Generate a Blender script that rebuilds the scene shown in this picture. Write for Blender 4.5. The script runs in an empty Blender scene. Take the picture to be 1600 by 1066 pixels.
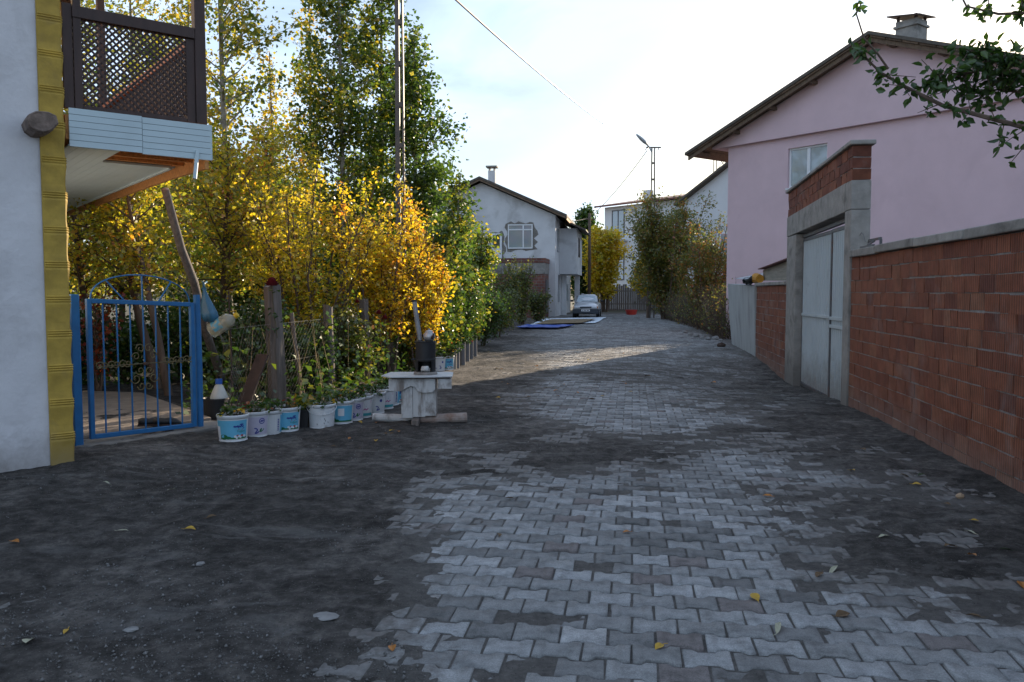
import bpy, math, random
import numpy as np
from mathutils import Matrix, Vector

# ------------------------------------------------------------------ camera, sky, sun, exposure
scene = bpy.context.scene
C = scene.collection
R = math.radians
CAM_F, CAM_H, CAM_P = 1300.0, 1.6, math.atan(78 / 1300)
cd = bpy.data.cameras.new('camera')
cam = bpy.data.objects.new('camera', cd)
C.objects.link(cam)
cam.location = (0, 0, CAM_H)
cam.rotation_euler = (R(90) - CAM_P, 0, 0)
cd.sensor_width = 36.0
cd.lens = 36.0 * CAM_F / 1600
cd.clip_start = 0.1
cd.clip_end = 3000
scene.camera = cam

SUN_AZ, SUN_EL = R(30.0), R(13.6)          # azimuth to the right of the view direction (+Y)
world = bpy.data.worlds.new('World')
scene.world = world
world.use_nodes = True
nt = world.node_tree
nt.nodes.clear()
wo = nt.nodes.new('ShaderNodeOutputWorld')
bg = nt.nodes.new('ShaderNodeBackground')
sky = nt.nodes.new('ShaderNodeTexSky')
sky.sky_type = 'NISHITA'
sky.sun_disc = False
sky.sun_elevation = SUN_EL
sky.sun_rotation = SUN_AZ
sky.air_density = 1.0
sky.dust_density = 0.7
sky.ozone_density = 1.5
bg.inputs['Strength'].default_value = 0.073
# thin high cloud over the blue: a veil with soft streaks, brighter towards the horizon
tc = nt.nodes.new('ShaderNodeTexCoord')
mp = nt.nodes.new('ShaderNodeMapping')
mp.inputs['Scale'].default_value = (1.1, 1.1, 4.2)
mp.inputs['Location'].default_value = (0.35, 0.2, 0.1)
nz = nt.nodes.new('ShaderNodeTexNoise')
nz.inputs['Scale'].default_value = 1.9
nz.inputs['Detail'].default_value = 7
nz.inputs['Roughness'].default_value = 0.52
nz.inputs['Distortion'].default_value = 0.35
cr = nt.nodes.new('ShaderNodeValToRGB')
cr.color_ramp.elements[0].position = 0.40
cr.color_ramp.elements[0].color = (0.04, 0.04, 0.04, 1)
cr.color_ramp.elements[1].position = 0.58
cr.color_ramp.elements[1].color = (0.85, 0.85, 0.85, 1)
mx = nt.nodes.new('ShaderNodeMix')
mx.data_type = 'RGBA'
mx.inputs['B'].default_value = (6.9, 8.6, 11.4, 1)
L = nt.links.new
L(tc.outputs['Generated'], mp.inputs['Vector'])
L(mp.outputs[0], nz.inputs['Vector'])
L(nz.outputs['Fac'], cr.inputs['Fac'])
L(cr.outputs['Color'], mx.inputs['Factor'])
L(sky.outputs[0], mx.inputs['A'])
L(mx.outputs['Result'], bg.inputs['Color'])
L(bg.outputs[0], wo.inputs['Surface'])

sd = bpy.data.lights.new('sun', 'SUN')
sun = bpy.data.objects.new('sun', sd)
C.objects.link(sun)
sd.energy = 5.0
sd.angle = R(0.5)
sd.color = (1.0, 0.83, 0.62)
sun_dir = Vector((math.sin(SUN_AZ) * math.cos(SUN_EL), math.cos(SUN_AZ) * math.cos(SUN_EL), math.sin(SUN_EL)))
sun.rotation_euler = sun_dir.to_track_quat('Z', 'Y').to_euler()
sun.location = (20, 30, 20)

scene.view_settings.view_transform = 'Standard'
scene.view_settings.look = 'None'
scene.view_settings.exposure = 1.0
scene.view_settings.gamma = 1.0
scene.render.engine = 'CYCLES'
scene.cycles.max_bounces = 6
scene.cycles.diffuse_bounces = 5
scene.cycles.glossy_bounces = 2
scene.cycles.transmission_bounces = 4
scene.cycles.use_denoising = True

rng = np.random.default_rng(7)
random.seed(7)

# ------------------------------------------------------------------ mesh and object helpers
class MB:
    """collects shapes, then links them as ONE mesh object"""
    def __init__(s):
        s.v = []; s.f = []; s.t = []; s.m = []
    def add(s, vs, fs, tint=0.5, mi=0):
        b = len(s.v)
        s.v.extend([tuple(v) for v in vs])
        for f in fs:
            s.f.append(tuple(b + i for i in f)); s.t.append(tint); s.m.append(mi)
        return s
    def box(s, c, size, rz=0.0, M=None, tint=0.5, jit=0.0, mi=0):
        hx, hy, hz = size[0] / 2, size[1] / 2, size[2] / 2
        vs = []
        for dx, dy, dz in ((-1,-1,-1),(1,-1,-1),(1,1,-1),(-1,1,-1),(-1,-1,1),(1,-1,1),(1,1,1),(-1,1,1)):
            p = Vector((dx * hx, dy * hy, dz * hz))
            if jit: p += Vector((random.uniform(-jit, jit), random.uniform(-jit, jit), random.uniform(-jit, jit)))
            if M is not None: p = M @ p
            if rz: p = Matrix.Rotation(rz, 3, 'Z') @ p
            vs.append(p + Vector(c))
        return s.add(vs, ((0,3,2,1),(4,5,6,7),(0,1,5,4),(1,2,6,5),(2,3,7,6),(3,0,4,7)), tint, mi)
    def span(s, x0, x1, y0, y1, z0, z1, tint=0.5, mi=0):
        return s.box(((x0+x1)/2, (y0+y1)/2, (z0+z1)/2), (x1-x0, y1-y0, z1-z0), tint=tint, mi=mi)
    def bar(s, a, b, w, h, tint=0.5, up=(0,0,1), mi=0):
        a, b = Vector(a), Vector(b); d = b - a; n = d.length
        d.normalize(); u = Vector(up)
        if abs(d.dot(u)) > 0.98: u = Vector((0,1,0))
        x = d.cross(u).normalized(); z = x.cross(d)
        M = Matrix((x, d, z)).transposed()
        return s.box((a + b) / 2, (w, n, h), M=M, tint=tint, mi=mi)
    def tube(s, pts, rad, n=8, tint=0.5, cap=True, mi=0):
        pts = [Vector(p) for p in pts]
        if not hasattr(rad, '__len__'): rad = [rad] * len(pts)
        vs, fs = [], []
        x = None
        for i, p in enumerate(pts):
            d = (pts[min(i+1, len(pts)-1)] - pts[max(i-1, 0)])
            if d.length < 1e-9: d = Vector((0,0,1))
            d.normalize()
            if x is None:
                x = d.orthogonal().normalized()
            else:
                x = (x - d * x.dot(d))
                x = x.normalized() if x.length > 1e-6 else d.orthogonal().normalized()
            y = d.cross(x)
            for k in range(n):
                a = 2 * math.pi * k / n
                vs.append(p + (x * math.cos(a) + y * math.sin(a)) * rad[i])
        for i in range(len(pts) - 1):
            for k in range(n):
                a, b = i*n + k, i*n + (k+1) % n
                fs.append((a, b, b + n, a + n))
        if cap:
            fs.append(tuple(range(n - 1, -1, -1)))
            fs.append(tuple((len(pts)-1)*n + k for k in range(n)))
        return s.add(vs, fs, tint, mi)
    def lathe(s, prof, c=(0,0,0), n=20, tint=0.5, a0=0.0, a1=2*math.pi, mi=0, M=None):
        full = abs(a1 - a0 - 2*math.pi) < 1e-6
        m = n if full else n + 1
        vs, fs = [], []
        for (r, z) in prof:
            for k in range(m):
                a = a0 + (a1 - a0) * k / n
                p = Vector((r * math.cos(a), r * math.sin(a), z))
                if M is not None: p = M @ p
                vs.append(p + Vector(c))
        for i in range(len(prof) - 1):
            for k in range(n):
                b = (k + 1) % m
                fs.append((i*m + k, i*m + b, (i+1)*m + b, (i+1)*m + k))
        return s.add(vs, fs, tint, mi)
    def prism(s, poly, a, b, axis='y', tint=0.5, mi=0):
        """poly of 2D points extruded from a to b; axis y: (x,z), x: (y,z), z: (x,y)"""
        def P(p, q):
            return {'y': (p[0], q, p[1]), 'x': (q, p[0], p[1]), 'z': (p[0], p[1], q)}[axis]
        n = len(poly)
        vs = [P(p, a) for p in poly] + [P(p, b) for p in poly]
        fs = [tuple(range(n)), tuple(range(2*n - 1, n - 1, -1))]
        fs += [(i, i + n, (i+1) % n + n, (i+1) % n) for i in range(n)]
        return s.add(vs, fs, tint, mi)
    def build(s, name, mat, parent=None, smooth=False, bevel=0.0, world=False, sub=0, normals=True):
        me = bpy.data.meshes.new(name)
        vs = s.v
        if world and parent is not None:
            Mi = root_matrix(parent).inverted()
            vs = [Mi @ Vector(v) for v in vs]
        me.from_pydata([tuple(v) for v in vs], [], s.f)
        mats = mat if isinstance(mat, (list, tuple)) else [mat]
        for m_ in mats: me.materials.append(m_)
        if len(mats) > 1: me.polygons.foreach_set('material_index', s.m)
        at = me.attributes.new('tint', 'FLOAT', 'FACE')
        at.data.foreach_set('value', s.t)
        if normals:
            import bmesh
            bm = bmesh.new(); bm.from_mesh(me)
            bmesh.ops.recalc_face_normals(bm, faces=bm.faces)
            bm.to_mesh(me); bm.free()
        if smooth: me.polygons.foreach_set('use_smooth', [True] * len(me.polygons))
        me.update()
        o = bpy.data.objects.new(name, me)
        C.objects.link(o)
        if parent is not None: o.parent = parent
        if bevel:
            md = o.modifiers.new('bevel', 'BEVEL'); md.width = bevel; md.segments = 2; md.limit_method = 'ANGLE'
        if sub:
            md = o.modifiers.new('sub', 'SUBSURF'); md.levels = sub; md.render_levels = sub
        return o

def np_mesh(name, verts, faces, mat, parent=None, tint=None, vattr=None, smooth=False, world=False):
    """verts (N,3), faces (M,k) arrays -> one mesh object"""
    if world and parent is not None:
        Mi = np.array(root_matrix(parent).inverted())
        verts = verts @ Mi[:3, :3].T + Mi[:3, 3]
    me = bpy.data.meshes.new(name)
    k = faces.shape[1]; M = len(faces)
    me.vertices.add(len(verts)); me.vertices.foreach_set('co', np.ascontiguousarray(verts, dtype=np.float32).ravel())
    me.loops.add(M * k); me.loops.foreach_set('vertex_index', np.ascontiguousarray(faces, dtype=np.int32).ravel())
    me.polygons.add(M)
    me.polygons.foreach_set('loop_start', np.arange(0, M * k, k, dtype=np.int32))
    me.polygons.foreach_set('loop_total', np.full(M, k, dtype=np.int32))
    if tint is not None:
        at = me.attributes.new('tint', 'FLOAT', 'FACE'); at.data.foreach_set('value', np.ascontiguousarray(tint, dtype=np.float32))
    for nm, arr in (vattr or {}).items():
        at = me.attributes.new(nm, 'FLOAT', 'POINT'); at.data.foreach_set('value', np.ascontiguousarray(arr, dtype=np.float32))
    me.materials.append(mat)
    me.update(calc_edges=True)
    if smooth: me.polygons.foreach_set('use_smooth', np.ones(M, dtype=bool))
    o = bpy.data.objects.new(name, me)
    C.objects.link(o)
    if parent is not None: o.parent = parent
    return o

def root_matrix(o):
    m = o.matrix_basis.copy()
    while o.parent is not None:
        o = o.parent; m = o.matrix_basis @ m
    return m

def tag(o, label, cat, group=None, kind=None):
    o['label'] = label; o['category'] = cat
    if group: o['group'] = group
    if kind: o['kind'] = kind
    return o

def thing(name, label, cat, loc=(0,0,0), rz=0.0, group=None):
    o = bpy.data.objects.new(name, None)
    C.objects.link(o)
    o.empty_display_size = 0.2
    o.location = loc; o.rotation_euler = (0, 0, rz)
    return tag(o, label, cat, group)

def structure(o, kind='structure'):
    o['kind'] = kind
    return o

def copy_tree(o, parent=None):
    c = o.copy(); C.objects.link(c)
    if parent is not None: c.parent = parent
    for ch in [x for x in C.objects if x.parent == o]: copy_tree(ch, c)
    return c

def ray(px, py):
    u = (px - 800) / CAM_F; v = (533 - py) / CAM_F
    return (u, math.cos(CAM_P) + v * math.sin(CAM_P), -math.sin(CAM_P) + v * math.cos(CAM_P))
def on_ground(px, py, z=0.0):
    d = ray(px, py); t = (CAM_H - z) / -d[2]
    return (d[0] * t, d[1] * t)
def at_depth(px, py, Y):
    d = ray(px, py); t = Y / d[1]
    return Vector((d[0] * t, Y, CAM_H + d[2] * t))

# ------------------------------------------------------------------ value noise
_tab = rng.random((256, 256))
def vnoise(x, y):
    xi = np.floor(x).astype(int); yi = np.floor(y).astype(int)
    fx = x - xi; fy = y - yi
    fx = fx * fx * (3 - 2 * fx); fy = fy * fy * (3 - 2 * fy)
    g = lambda a, b: _tab[a % 256, b % 256]
    return (g(xi, yi) * (1-fx) + g(xi+1, yi) * fx) * (1-fy) + (g(xi, yi+1) * (1-fx) + g(xi+1, yi+1) * fx) * fy
def fbm(x, y, o=4, gain=0.5):
    x = np.asarray(x, float); y = np.asarray(y, float)
    s = 0; a = 1; n = 0
    for i in range(o):
        s = s + a * vnoise(x * 2**i + 17.3 * i, y * 2**i + 9.1 * i); n += a; a *= gain
    return s / n * 2 - 1
def sstep(a, b, x):
    t = np.clip((np.asarray(x, float) - a) / (b - a), 0, 1)
    return t * t * (3 - 2 * t)

# ------------------------------------------------------------------ materials
def new_mat(name):
    m = bpy.data.materials.new(name); m.use_nodes = True
    t = m.node_tree
    b = t.nodes['Principled BSDF']
    return m, t, b

def node(t, kind, **kw):
    n = t.nodes.new(kind)
    for k, v in kw.items():
        if k in n.inputs: n.inputs[k].default_value = v
        else: setattr(n, k, v)
    return n

def ramp(t, fac, stops):
    r = t.nodes.new('ShaderNodeValToRGB')
    e = r.color_ramp.elements
    while len(e) < len(stops): e.new(0.5)
    for el, (p, c) in zip(e, stops):
        el.position = p; el.color = (*c, 1) if len(c) == 3 else c
    t.links.new(fac, r.inputs['Fac'])
    return r.outputs['Color']

def mixc(t, fac, a, b, mode='MIX'):
    m = t.nodes.new('ShaderNodeMix'); m.data_type = 'RGBA'; m.blend_type = mode
    for key, val in (('Factor', fac), ('A', a), ('B', b)):
        if isinstance(val, (int, float)): m.inputs[key].default_value = val
        elif isinstance(val, tuple): m.inputs[key].default_value = (*val, 1) if len(val) == 3 else val
        else: t.links.new(val, m.inputs[key])
    return m.outputs['Result']

def noise(t, scale, detail=5, rough=0.55, vec=None, dist=0.0, stretch=None, coord='Object'):
    n = node(t, 'ShaderNodeTexNoise')
    n.inputs['Scale'].default_value = scale; n.inputs['Detail'].default_value = detail
    n.inputs['Roughness'].default_value = rough; n.inputs['Distortion'].default_value = dist
    tcn = node(t, 'ShaderNodeTexCoord')
    v = tcn.outputs[coord]
    if stretch:
        mpn = node(t, 'ShaderNodeMapping'); mpn.inputs['Scale'].default_value = stretch
        t.links.new(v, mpn.inputs['Vector']); v = mpn.outputs[0]
    t.links.new(v, n.inputs['Vector'])
    return n.outputs['Fac']

def bump(t, b, h, strength=0.3, dist=0.02):
    n = node(t, 'ShaderNodeBump')
    n.inputs['Strength'].default_value = strength; n.inputs['Distance'].default_value = dist
    t.links.new(h, n.inputs['Height'])
    t.links.new(n.outputs[0], b.inputs['Normal'])

def surf(name, col, rough=0.7, var=0.25, scale=6.0, metal=0.0, bmp=0.15, bscale=40.0, stain=None, stain_scale=1.5,
         stain_amt=0.6, stretch=None, tint=0.0, spec=0.5, stain_lo=0.52):
    """plain surface: colour with mottling, an optional stain of its own shape, and a fine bump"""
    m, t, b = new_mat(name)
    n = noise(t, scale, 6, 0.6, stretch=stretch)
    lo = tuple(c * (1 - var) for c in col); hi = tuple(min(1, c * (1 + var)) for c in col)
    c = ramp(t, n, [(0.3, lo), (0.7, hi)])
    if stain:
        s = noise(t, stain_scale, 7, 0.62, dist=0.4, stretch=stretch)
        f = ramp(t, s, [(stain_lo, (0, 0, 0)), (stain_lo + 0.16, (stain_amt,) * 3)])
        c = mixc(t, f, c, stain)
    if tint:
        a = node(t, 'ShaderNodeAttribute', attribute_name='tint')
        g = ramp(t, a.outputs['Fac'], [(0, (1 - tint,) * 3), (1, (1 + tint,) * 3)])
        c = mixc(t, 1.0, c, g, 'MULTIPLY')
    t.links.new(c, b.inputs['Base Color'])
    b.inputs['Roughness'].default_value = rough
    b.inputs['Metallic'].default_value = metal
    b.inputs['Specular IOR Level'].default_value = spec
    if bmp:
        bump(t, b, noise(t, bscale, 4, 0.6, stretch=stretch), bmp, 0.01)
    return m

def leaf_mat(name, stops, trans=0.45, gain=1.25):
    m, t, b = new_mat(name)
    t.nodes.remove(b)
    a = node(t, 'ShaderNodeAttribute', attribute_name='tint')
    c = ramp(t, a.outputs['Fac'], stops)
    c2 = mixc(t, 1.0, c, (gain, gain, gain * 0.75), 'MULTIPLY')
    d = node(t, 'ShaderNodeBsdfDiffuse'); tr = node(t, 'ShaderNodeBsdfTranslucent'); gl = node(t, 'ShaderNodeBsdfGlossy')
    gl.inputs['Roughness'].default_value = 0.42
    gl.inputs['Color'].default_value = (0.9, 0.9, 0.9, 1)
    t.links.new(c, d.inputs['Color']); t.links.new(c2, tr.inputs['Color'])
    m1 = node(t, 'ShaderNodeMixShader'); m1.inputs[0].default_value = trans
    t.links.new(d.outputs[0], m1.inputs[1]); t.links.new(tr.outputs[0], m1.inputs[2])
    m2 = node(t, 'ShaderNodeMixShader'); m2.inputs[0].default_value = 0.06
    t.links.new(m1.outputs[0], m2.inputs[1]); t.links.new(gl.outputs[0], m2.inputs[2])
    out = t.nodes['Material Output']
    t.links.new(m2.outputs[0], out.inputs['Surface'])
    return m

def glass_mat(name, col=(0.05, 0.06, 0.07), rough=0.04):
    m, t, b = new_mat(name)
    b.inputs['Base Color'].default_value = (*col, 1)
    b.inputs['Roughness'].default_value = rough
    b.inputs['Specular IOR Level'].default_value = 1.0
    b.inputs['IOR'].default_value = 1.7
    return m

# materials of the place
M_WHITEWALL = surf('white_limewash', (0.64, 0.62, 0.63), 0.9, 0.09, 1.6, bmp=0.7, bscale=14, stain=(0.42, 0.40, 0.40), stain_scale=1.3, stain_amt=0.6)
M_QUOIN = surf('yellow_quoin_paint', (0.42, 0.275, 0.045), 0.75, 0.28, 5.0, bmp=0.3, bscale=25, stain=(0.30, 0.20, 0.06), stain_scale=4, stain_amt=0.7, stain_lo=0.56)
M_PVC = surf('pale_blue_plastic_cladding', (0.50, 0.60, 0.63), 0.45, 0.05, 3.0, bmp=0.05)
M_PVCLINE = surf('cladding_seam', (0.10, 0.13, 0.15), 0.7, 0.1)
M_OSB = surf('osb_board', (0.50, 0.23, 0.075), 0.8, 0.4, 30, bmp=0.3, bscale=60, stretch=(1, 3, 1))
M_DARKWOOD = surf('dark_stained_wood', (0.050, 0.026, 0.021), 0.6, 0.3, 12, bmp=0.2, stretch=(1, 1, 0.2))
M_LITWOOD = surf('sunlit_red_brown_rail', (0.20, 0.065, 0.03), 0.6, 0.25, 12, bmp=0.2)  # side rail wood with the low sunlight put into its lighter colour
M_WEATHERED = surf('weathered_wood', (0.15, 0.125, 0.11), 0.9, 0.4, 9, bmp=0.7, bscale=30, stretch=(3, 3, 0.25), stain=(0.07, 0.055, 0.045), stain_scale=5, stain_amt=0.7)
M_BARK = surf('brown_bark', (0.11, 0.075, 0.055), 0.9, 0.4, 10, bmp=0.7, bscale=35, stretch=(1, 1, 0.3))
M_PALEBARK = surf('pale_bark', (0.26, 0.24, 0.20), 0.9, 0.35, 8, bmp=0.5, bscale=25, stain=(0.07, 0.06, 0.05), stain_scale=6)
M_BLUE = surf('blue_gate_paint', (0.014, 0.125, 0.31), 0.5, 0.15, 9, bmp=0.08, stain=(0.10, 0.07, 0.05), stain_scale=9, stain_amt=0.5, stain_lo=0.63)
M_GOLD = surf('gold_scroll_paint', (0.13, 0.10, 0.04), 0.6, 0.4, 12, bmp=0.05)
M_CONCRETE = surf('grey_concrete', (0.27, 0.255, 0.235), 0.9, 0.22, 5, bmp=0.8, bscale=18, stain=(0.12, 0.112, 0.10), stain_scale=2.6, stain_amt=0.85, tint=0.12)
M_RENDER = surf('grey_cement_render', (0.36, 0.37, 0.37), 0.9, 0.12, 3, bmp=0.7, bscale=12, stain=(0.20, 0.20, 0.20), stain_scale=2, stain_amt=0.6, stretch=(1, 1, 0.35))
M_PINK = surf('pink_house_paint', (0.64, 0.475, 0.51), 0.88, 0.05, 1.2, bmp=0.2, bscale=60, stain=(0.54, 0.395, 0.425), stain_scale=0.8, stain_amt=0.4)
M_SOFFIT = surf('aged_roof_boards', (0.16, 0.11, 0.075), 0.9, 0.4, 8, bmp=0.4, tint=0.3, stretch=(1, 4, 1))
M_ROOFTILE = surf('brown_grey_roof_edge', (0.10, 0.085, 0.07), 0.85, 0.3, 6, bmp=0.4, tint=0.25)
M_REDROOF = surf('dull_red_roof', (0.16, 0.065, 0.055), 0.8, 0.25, 4, bmp=0.3)
M_PVCWHITE = surf('white_window_plastic', (0.72, 0.74, 0.76), 0.35, 0.04, 5, bmp=0)
M_GLASS = glass_mat('window_glass')
M_GLASSBLUE = glass_mat('sky_painted_window_glass', (0.26, 0.32, 0.36))  # bright sky reflection put into the pale base colour
M_STEELPAINT = surf('pale_grey_steel_sheet', (0.46, 0.51, 0.53), 0.5, 0.05, 2, metal=0.0, bmp=0.04, stain=(0.27, 0.28, 0.28), stain_scale=2.5, stain_amt=0.5, stain_lo=0.58)
M_STEELDARK = surf('dark_steel_frame', (0.085, 0.085, 0.09), 0.5, 0.25, 6, bmp=0.08, stain=(0.14, 0.055, 0.025), stain_scale=5, stain_amt=0.7)
M_POLE = surf('brown_grey_pole_steel', (0.10, 0.085, 0.075), 0.6, 0.25, 5, bmp=0.1)
M_GREYWALL = surf('patchy_white_grey_plaster', (0.62, 0.62, 0.63), 0.92, 0.10, 0.9, bmp=0.4, bscale=8, stain=(0.36, 0.35, 0.34), stain_scale=0.6, stain_amt=0.7)
M_BAREPLASTER = surf('bare_grey_plaster', (0.20, 0.185, 0.165), 0.95, 0.3, 6, bmp=0.7)
M_FARWALL = surf('far_white_wall', (0.62, 0.63, 0.64), 0.9, 0.05, 0.6, bmp=0.1)
M_BLACK = surf('black_plastic', (0.014, 0.014, 0.016), 0.5, 0.2, 6, bmp=0.03)
M_RUST = surf('rusty_sheet_iron', (0.055, 0.030, 0.022), 0.75, 0.4, 7, bmp=0.4)
M_TINROOF = surf('old_tin_sheet', (0.40, 0.43, 0.45), 0.5, 0.15, 3, metal=0.4, bmp=0.15)
M_SOIL = surf('potting_soil', (0.028, 0.021, 0.016), 1.0, 0.5, 20, bmp=1.0, bscale=60)

def add_splash(m, height, colour, amount=0.8, scale=5.0):
    """mud splashed and soaked up along the foot of a wall, ragged at its upper edge"""
    t = m.node_tree; b = t.nodes['Principled BSDF']
    src = b.inputs['Base Color'].links[0].from_socket
    tcn = node(t, 'ShaderNodeTexCoord'); sp = node(t, 'ShaderNodeSeparateXYZ'); t.links.new(tcn.outputs['Object'], sp.inputs[0])
    dv = node(t, 'ShaderNodeMath', operation='DIVIDE'); dv.inputs[1].default_value = height; t.links.new(sp.outputs['Z'], dv.inputs[0])
    nz_ = node(t, 'ShaderNodeMath', operation='MULTIPLY_ADD'); nz_.inputs[1].default_value = -2.2; t.links.new(noise(t, scale, 8, 0.72), nz_.inputs[0]); t.links.new(dv.outputs[0], nz_.inputs[2])
    mr = node(t, 'ShaderNodeMapRange'); mr.inputs['From Min'].default_value = -1.25; mr.inputs['From Max'].default_value = 0.15
    mr.inputs['To Min'].default_value = amount; mr.inputs['To Max'].default_value = 0.0
    t.links.new(nz_.outputs[0], mr.inputs['Value'])
    c = mixc(t, mr.outputs[0], src, colour)
    t.links.new(c, b.inputs['Base Color'])
add_splash(M_WHITEWALL, 0.35, (0.20, 0.175, 0.155), 0.75)
add_splash(M_QUOIN, 0.30, (0.16, 0.13, 0.09), 0.8)
add_splash(M_STEELPAINT, 0.45, (0.20, 0.18, 0.16), 0.7)
add_splash(M_CONCRETE, 0.35, (0.12, 0.11, 0.10), 0.7)

# ------------------------------------------------------------------ the ground: earth to the horizon, paving stones, loose soil over them
WS = 0.1445                                   # the road and its walls run along (WS, 1)
def wall_x(y): return 4.01 + WS * (y - 6.43)
def gz(x, y):
    x = np.asarray(x, float); y = np.asarray(y, float)
    d = -0.20 * np.exp(-((y - 16.0) / 3.2) ** 2) * sstep(2.2, 4.4, x)
    bank = 0.10 * sstep(0.2, 1.4, (-2.3 - 0.02 * y) - x) * sstep(4, 9, y) * (1 - sstep(24, 30, y))
    return d + bank

BLOBS = [  # x, y, rx, ry, amount: + heaped soil, - swept paving
    (0.2, 7.9, 1.9, 1.0, 0.75), (1.5, 8.6, 1.3, 0.7, 0.30), (-0.2, 9.6, 1.2, 1.2, 0.6), (2.1, 4.65, 0.55, 0.5, 0.55), (2.55, 4.0, 0.9, 0.28, 0.6),
    (3.3, 7.6, 0.9, 1.4, 0.60), (3.7, 9.9, 1.0, 1.6, 0.75), (2.7, 5.6, 0.8, 0.8, 0.42), (2.0, 6.6, 0.4, 0.3, 0.4), (3.5, 5.2, 0.8, 1.5, 0.55), (2.6, 14.0, 1.4, 2.2, 0.25),
    (0.7, 4.4, 1.15, 2.0, -0.85), (0.75, 3.0, 1.5, 1.3, -0.6), (2.1, 7.7, 0.75, 0.9, -0.65), (1.2, 12.2, 1.3, 2.3, -0.80), (1.6, 10.2, 0.7, 0.9, -0.5), (2.4, 3.3, 0.9, 0.7, -0.45),
    (2.9, 6.9, 0.5, 0.5, -0.35), (0.2, 5.9, 0.5, 0.35, -0.3), (2.6, 4.3, 1.0, 0.3, -0.3), (4.6, 15.0, 1.2, 3, 0.7), (-0.8, 15.0, 1.2, 3.5, 0.4),
]
def cover(x, y):
    """how thick loose soil lies: above 0 it buries the stones"""
    x = np.asarray(x, float); y = np.asarray(y, float)
    xr = x - WS * y
    left = sstep(0.15, -1.0, x + 0.13 * (y - 5) * (y < 9) + 0.10 * (9 - y) * (y >= 9) * 0 - 0.0)
    left = np.where(y < 9, sstep(-0.05, -1.05, x + 0.12 * (y - 4.2)), sstep(1.0, -1.4, x - 0.045 * (y - 9)))
    base = -0.02 + 1.32 * left + 0.55 * sstep(-0.7, 0.1, x - wall_x(y)) - 0.35 * sstep(16, 26, y)
    base = base + 0.8 * sstep(-0.3, -1.2, xr + 0.16 * y - 0.7) * sstep(26, 34, y)
    c = base
    for bx, by, rx, ry, a in BLOBS:
        c = c + a * np.exp(-(((x - bx) / rx) ** 2 + ((y - by) / ry) ** 2))
    c = c + 0.60 * fbm(x * 0.85 + 3, y * 0.85, 5, 0.55) + 0.58 * fbm(x * 2.7, y * 3.6 + 40, 5, 0.68)
    return c
def rough(x, y):
    return 0.42 * fbm(x * 10, y * 9 + 5, 4, 0.7)
def soil_z(x, y):
    c = cover(x, y)
    cc = c
    c = c + rough(x, y)
    t = np.clip(c * 0.016 - 0.002, -0.0075, 0.03)
    deep = sstep(0.1, 0.7, c)
    t = t + deep * (0.028 * fbm(x * 1.7, y * 1.7 + 11, 4) + 0.022 * fbm(x * 6, y * 7, 5, 0.68)) + 0.0016 * fbm(x * 24, y * 24, 2)
    return gz(x, y) + t, cc

def soil_material():
    m, t, b = new_mat('loose_road_soil')
    big = noise(t, 0.8, 7, 0.65, dist=0.4)
    c = ramp(t, big, [(0.32, (0.040, 0.036, 0.033)), (0.52, (0.084, 0.076, 0.070)), (0.68, (0.155, 0.142, 0.132))])
    mid = noise(t, 7.0, 9, 0.74)
    c = mixc(t, 1.0, c, ramp(t, mid, [(0.34, (0.36, 0.355, 0.35)), (0.50, (0.92,) * 3), (0.66, (2.0, 1.98, 1.95))]), 'MULTIPLY')
    dep = node(t, 'ShaderNodeAttribute', attribute_name='depth')
    thin = node(t, 'ShaderNodeMath', operation='MULTIPLY_ADD'); thin.inputs[1].default_value = 1.0
    t.links.new(noise(t, 5, 7, 0.7), thin.inputs[0]); t.links.new(dep.outputs['Fac'], thin.inputs[2])
    dusty = mixc(t, 1.0, (0.150, 0.140, 0.131), ramp(t, noise(t, 16, 7, 0.72), [(0.32, (0.60,) * 3), (0.68, (1.35,) * 3)]), 'MULTIPLY')
    c = mixc(t, ramp(t, thin.outputs[0], [(0.50, (0.92,) * 3), (0.95, (0.45,) * 3), (1.45, (0, 0, 0))]), c, dusty)
    streak = noise(t, 1.3, 8, 0.68, stretch=(0.6, 1.9, 1), dist=0.8)
    c = mixc(t, ramp(t, streak, [(0.56, (0, 0, 0)), (0.70, (0.62,) * 3)]), c, (0.225, 0.217, 0.21))
    # grit: pale and dark grains
    v = node(t, 'ShaderNodeTexVoronoi'); v.inputs['Scale'].default_value = 75
    tcn = node(t, 'ShaderNodeTexCoord'); t.links.new(tcn.outputs['Object'], v.inputs['Vector'])
    g = ramp(t, v.outputs['Distance'], [(0.12, (1, 1, 1)), (0.32, (0, 0, 0))])
    sep = node(t, 'ShaderNodeSeparateColor'); t.links.new(v.outputs['Color'], sep.inputs[0])
    pick = ramp(t, sep.outputs[0], [(0.60, (0, 0, 0)), (0.9, (0.85,) * 3)])
    c = mixc(t, mixc(t, 1.0, g, pick, 'MULTIPLY'), c, (0.25, 0.24, 0.23))
    dark = ramp(t, sep.outputs[1], [(0.70, (0, 0, 0)), (0.85, (0.8,) * 3)])
    c = mixc(t, mixc(t, 1.0, g, dark, 'MULTIPLY'), c, (0.018, 0.017, 0.016))
    t.links.new(c, b.inputs['Base Color'])
    b.inputs['Roughness'].default_value = 0.97
    b.inputs['Specular IOR Level'].default_value = 0.25
    h = mixc(t, 0.45, noise(t, 24, 8, 0.74), noise(t, 110, 3, 0.7))
    bump(t, b, h, 1.0, 0.05)
    return m

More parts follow.
